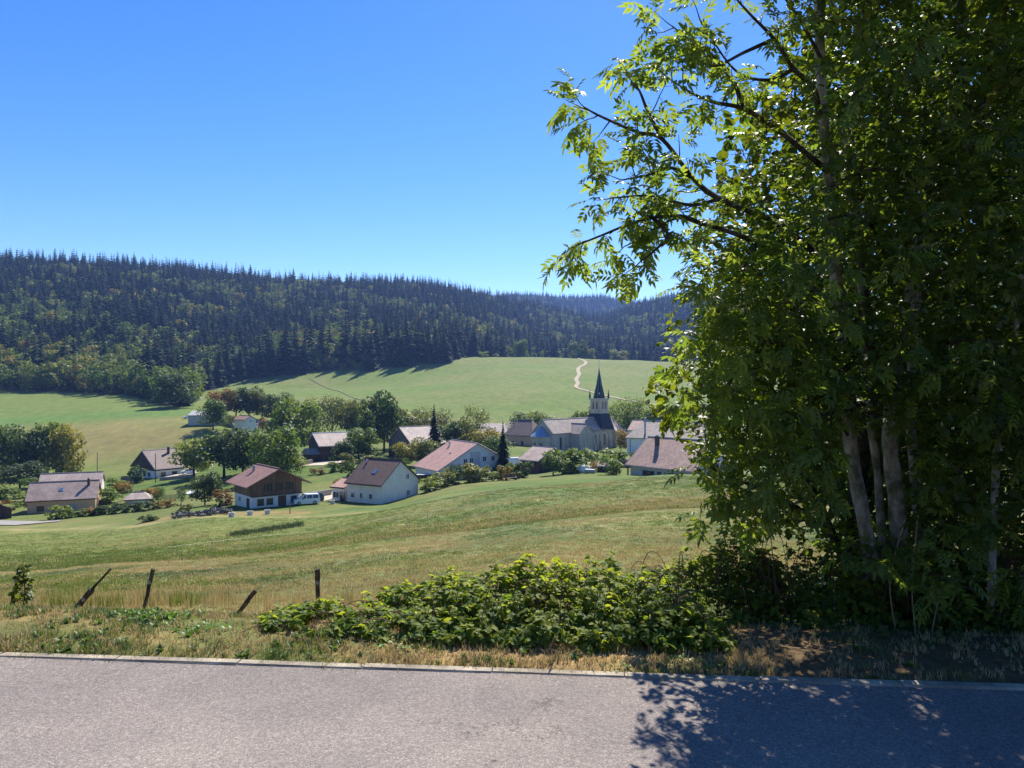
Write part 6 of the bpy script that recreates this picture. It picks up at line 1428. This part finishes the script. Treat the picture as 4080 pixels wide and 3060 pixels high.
def weed(lab, px, py, n, size, seed):
    x, y, z = hit(px, py, 5.95, 30); g = np.random.default_rng(seed); a = g.uniform(0, 6.28, n); el = g.uniform(.1, 1.1, n); xd = np.column_stack([np.cos(a) * np.cos(el), np.sin(a) * np.cos(el), np.sin(el)]); up = np.column_stack([-np.cos(a) * np.sin(el), -np.sin(a) * np.sin(el), np.cos(el)])
    p = np.column_stack([g.normal(scale=size * 2.6, size=n), g.normal(scale=size * 1.3, size=n), np.abs(g.normal(scale=size * .25, size=n))]); V, F = place(*oval_leaf(seed, .55), p, xd, up, size * g.uniform(.5, 1.0, n))
    o = link('weed_clump', npmesh('weed_clump', V, [F], [MATS.get('bright_weed') or foliage('bright_weed', (.09, .20, .03), (.15, .28, .05), .35, rough=.5)], tint=g.uniform(0, 1, len(V))), None, (x, y, z)); o['kind'] = 'stuff'; tag(o, lab, 'weeds')
weed('bright green weed clump on the verge left of the brambles', 197, 630, 90, .055, 3); weed('low bright weeds beside the old fence', 160, 619, 160, .06, 4); weed('grey green weeds at the foot of the middle post', 131, 615, 60, .05, 6)
weed('green weeds at the kerb before the tree shadow', 700, 670, 60, .055, 8); weed('small weeds growing over the kerb', 620, 679, 30, .035, 9); weed('dark green weeds below the bramble bank', 405, 648, 40, .06, 11)
k = MB(); a = V3(*hit(586.5, 714.5, 4.3, 6)); b = V3(*hit(597, 711, 4.3, 6)); k.tube([tuple(a + V3(0, 0, .012)), tuple((a + b) / 2 + V3(0, .004, .018)), tuple(b + V3(0, 0, .012))], [.006, .008, .007], 6); k.tube([tuple((a + b) / 2 + V3(0, 0, .016)), tuple((a + b) / 2 + V3(-.01, .03, .03))], [.005, .002], 4); o = k.build('fallen_twig', post_m); tag(o, 'short broken twig lying on the road', 'twig')
stalk_m = simple('dry_stalk', (.40, .30, .19), .85, .25, 8)
for i, (p0, p1, p2, d, lab) in enumerate([((897, 640), (890, 580), (905, 520), 7.0, 'pale dry stalk rising left before the dark thicket'), ((918, 652), (912, 590), (918, 515), 7.0, 'longest pale dry stalk before the dark thicket'), ((930, 640), (942, 585), (955, 545), 7.0, 'curved dry stalk right of the longest one'), ((540, 668), (549, 650), (555, 636), 6.2, 'bent straw stalk at the foot of the brambles'), ((641, 676), (646, 660), (655, 645), 6.2, 'dry stem between brambles and kerb'), ((615, 690), (622, 672), (640, 655), 5.95, 'straw leaning over the kerb')]):
    c = catmull([P(*p0, d), P(*p1, d), P(*p2, d)], 5); z0_ = h1(c[0][0], c[0][1]); c[0][2] = min(c[0][2], z0_ + .02); k = MB(); k.tube([tuple(q) for q in c], .0045, 5); o = k.build('dry_stalk', stalk_m); tag(o, lab, 'stalk')

# ---------------------------------------------------------------- air
def build_haze():
    bm = MB(); bm.box((0, 1950, 185), (13000, 4160, 450))
    m = bpy.data.materials.new('haze'); m.use_nodes = True; n = m.node_tree.nodes; l = m.node_tree.links
    n.remove(n['Principled BSDF']); v = n.new('ShaderNodeVolumePrincipled')
    v.inputs['Color'].default_value = (.27, .46, 1.0, 1); v.inputs['Density'].default_value = HAZE; v.inputs['Anisotropy'].default_value = .25
    l.new(v.outputs[0], n['Material Output'].inputs['Volume'])
    o = bm.build('haze', m); o['kind'] = 'stuff'; o['label'] = 'thin blue haze filling the valley air'
HAZE = .0001
build_haze()
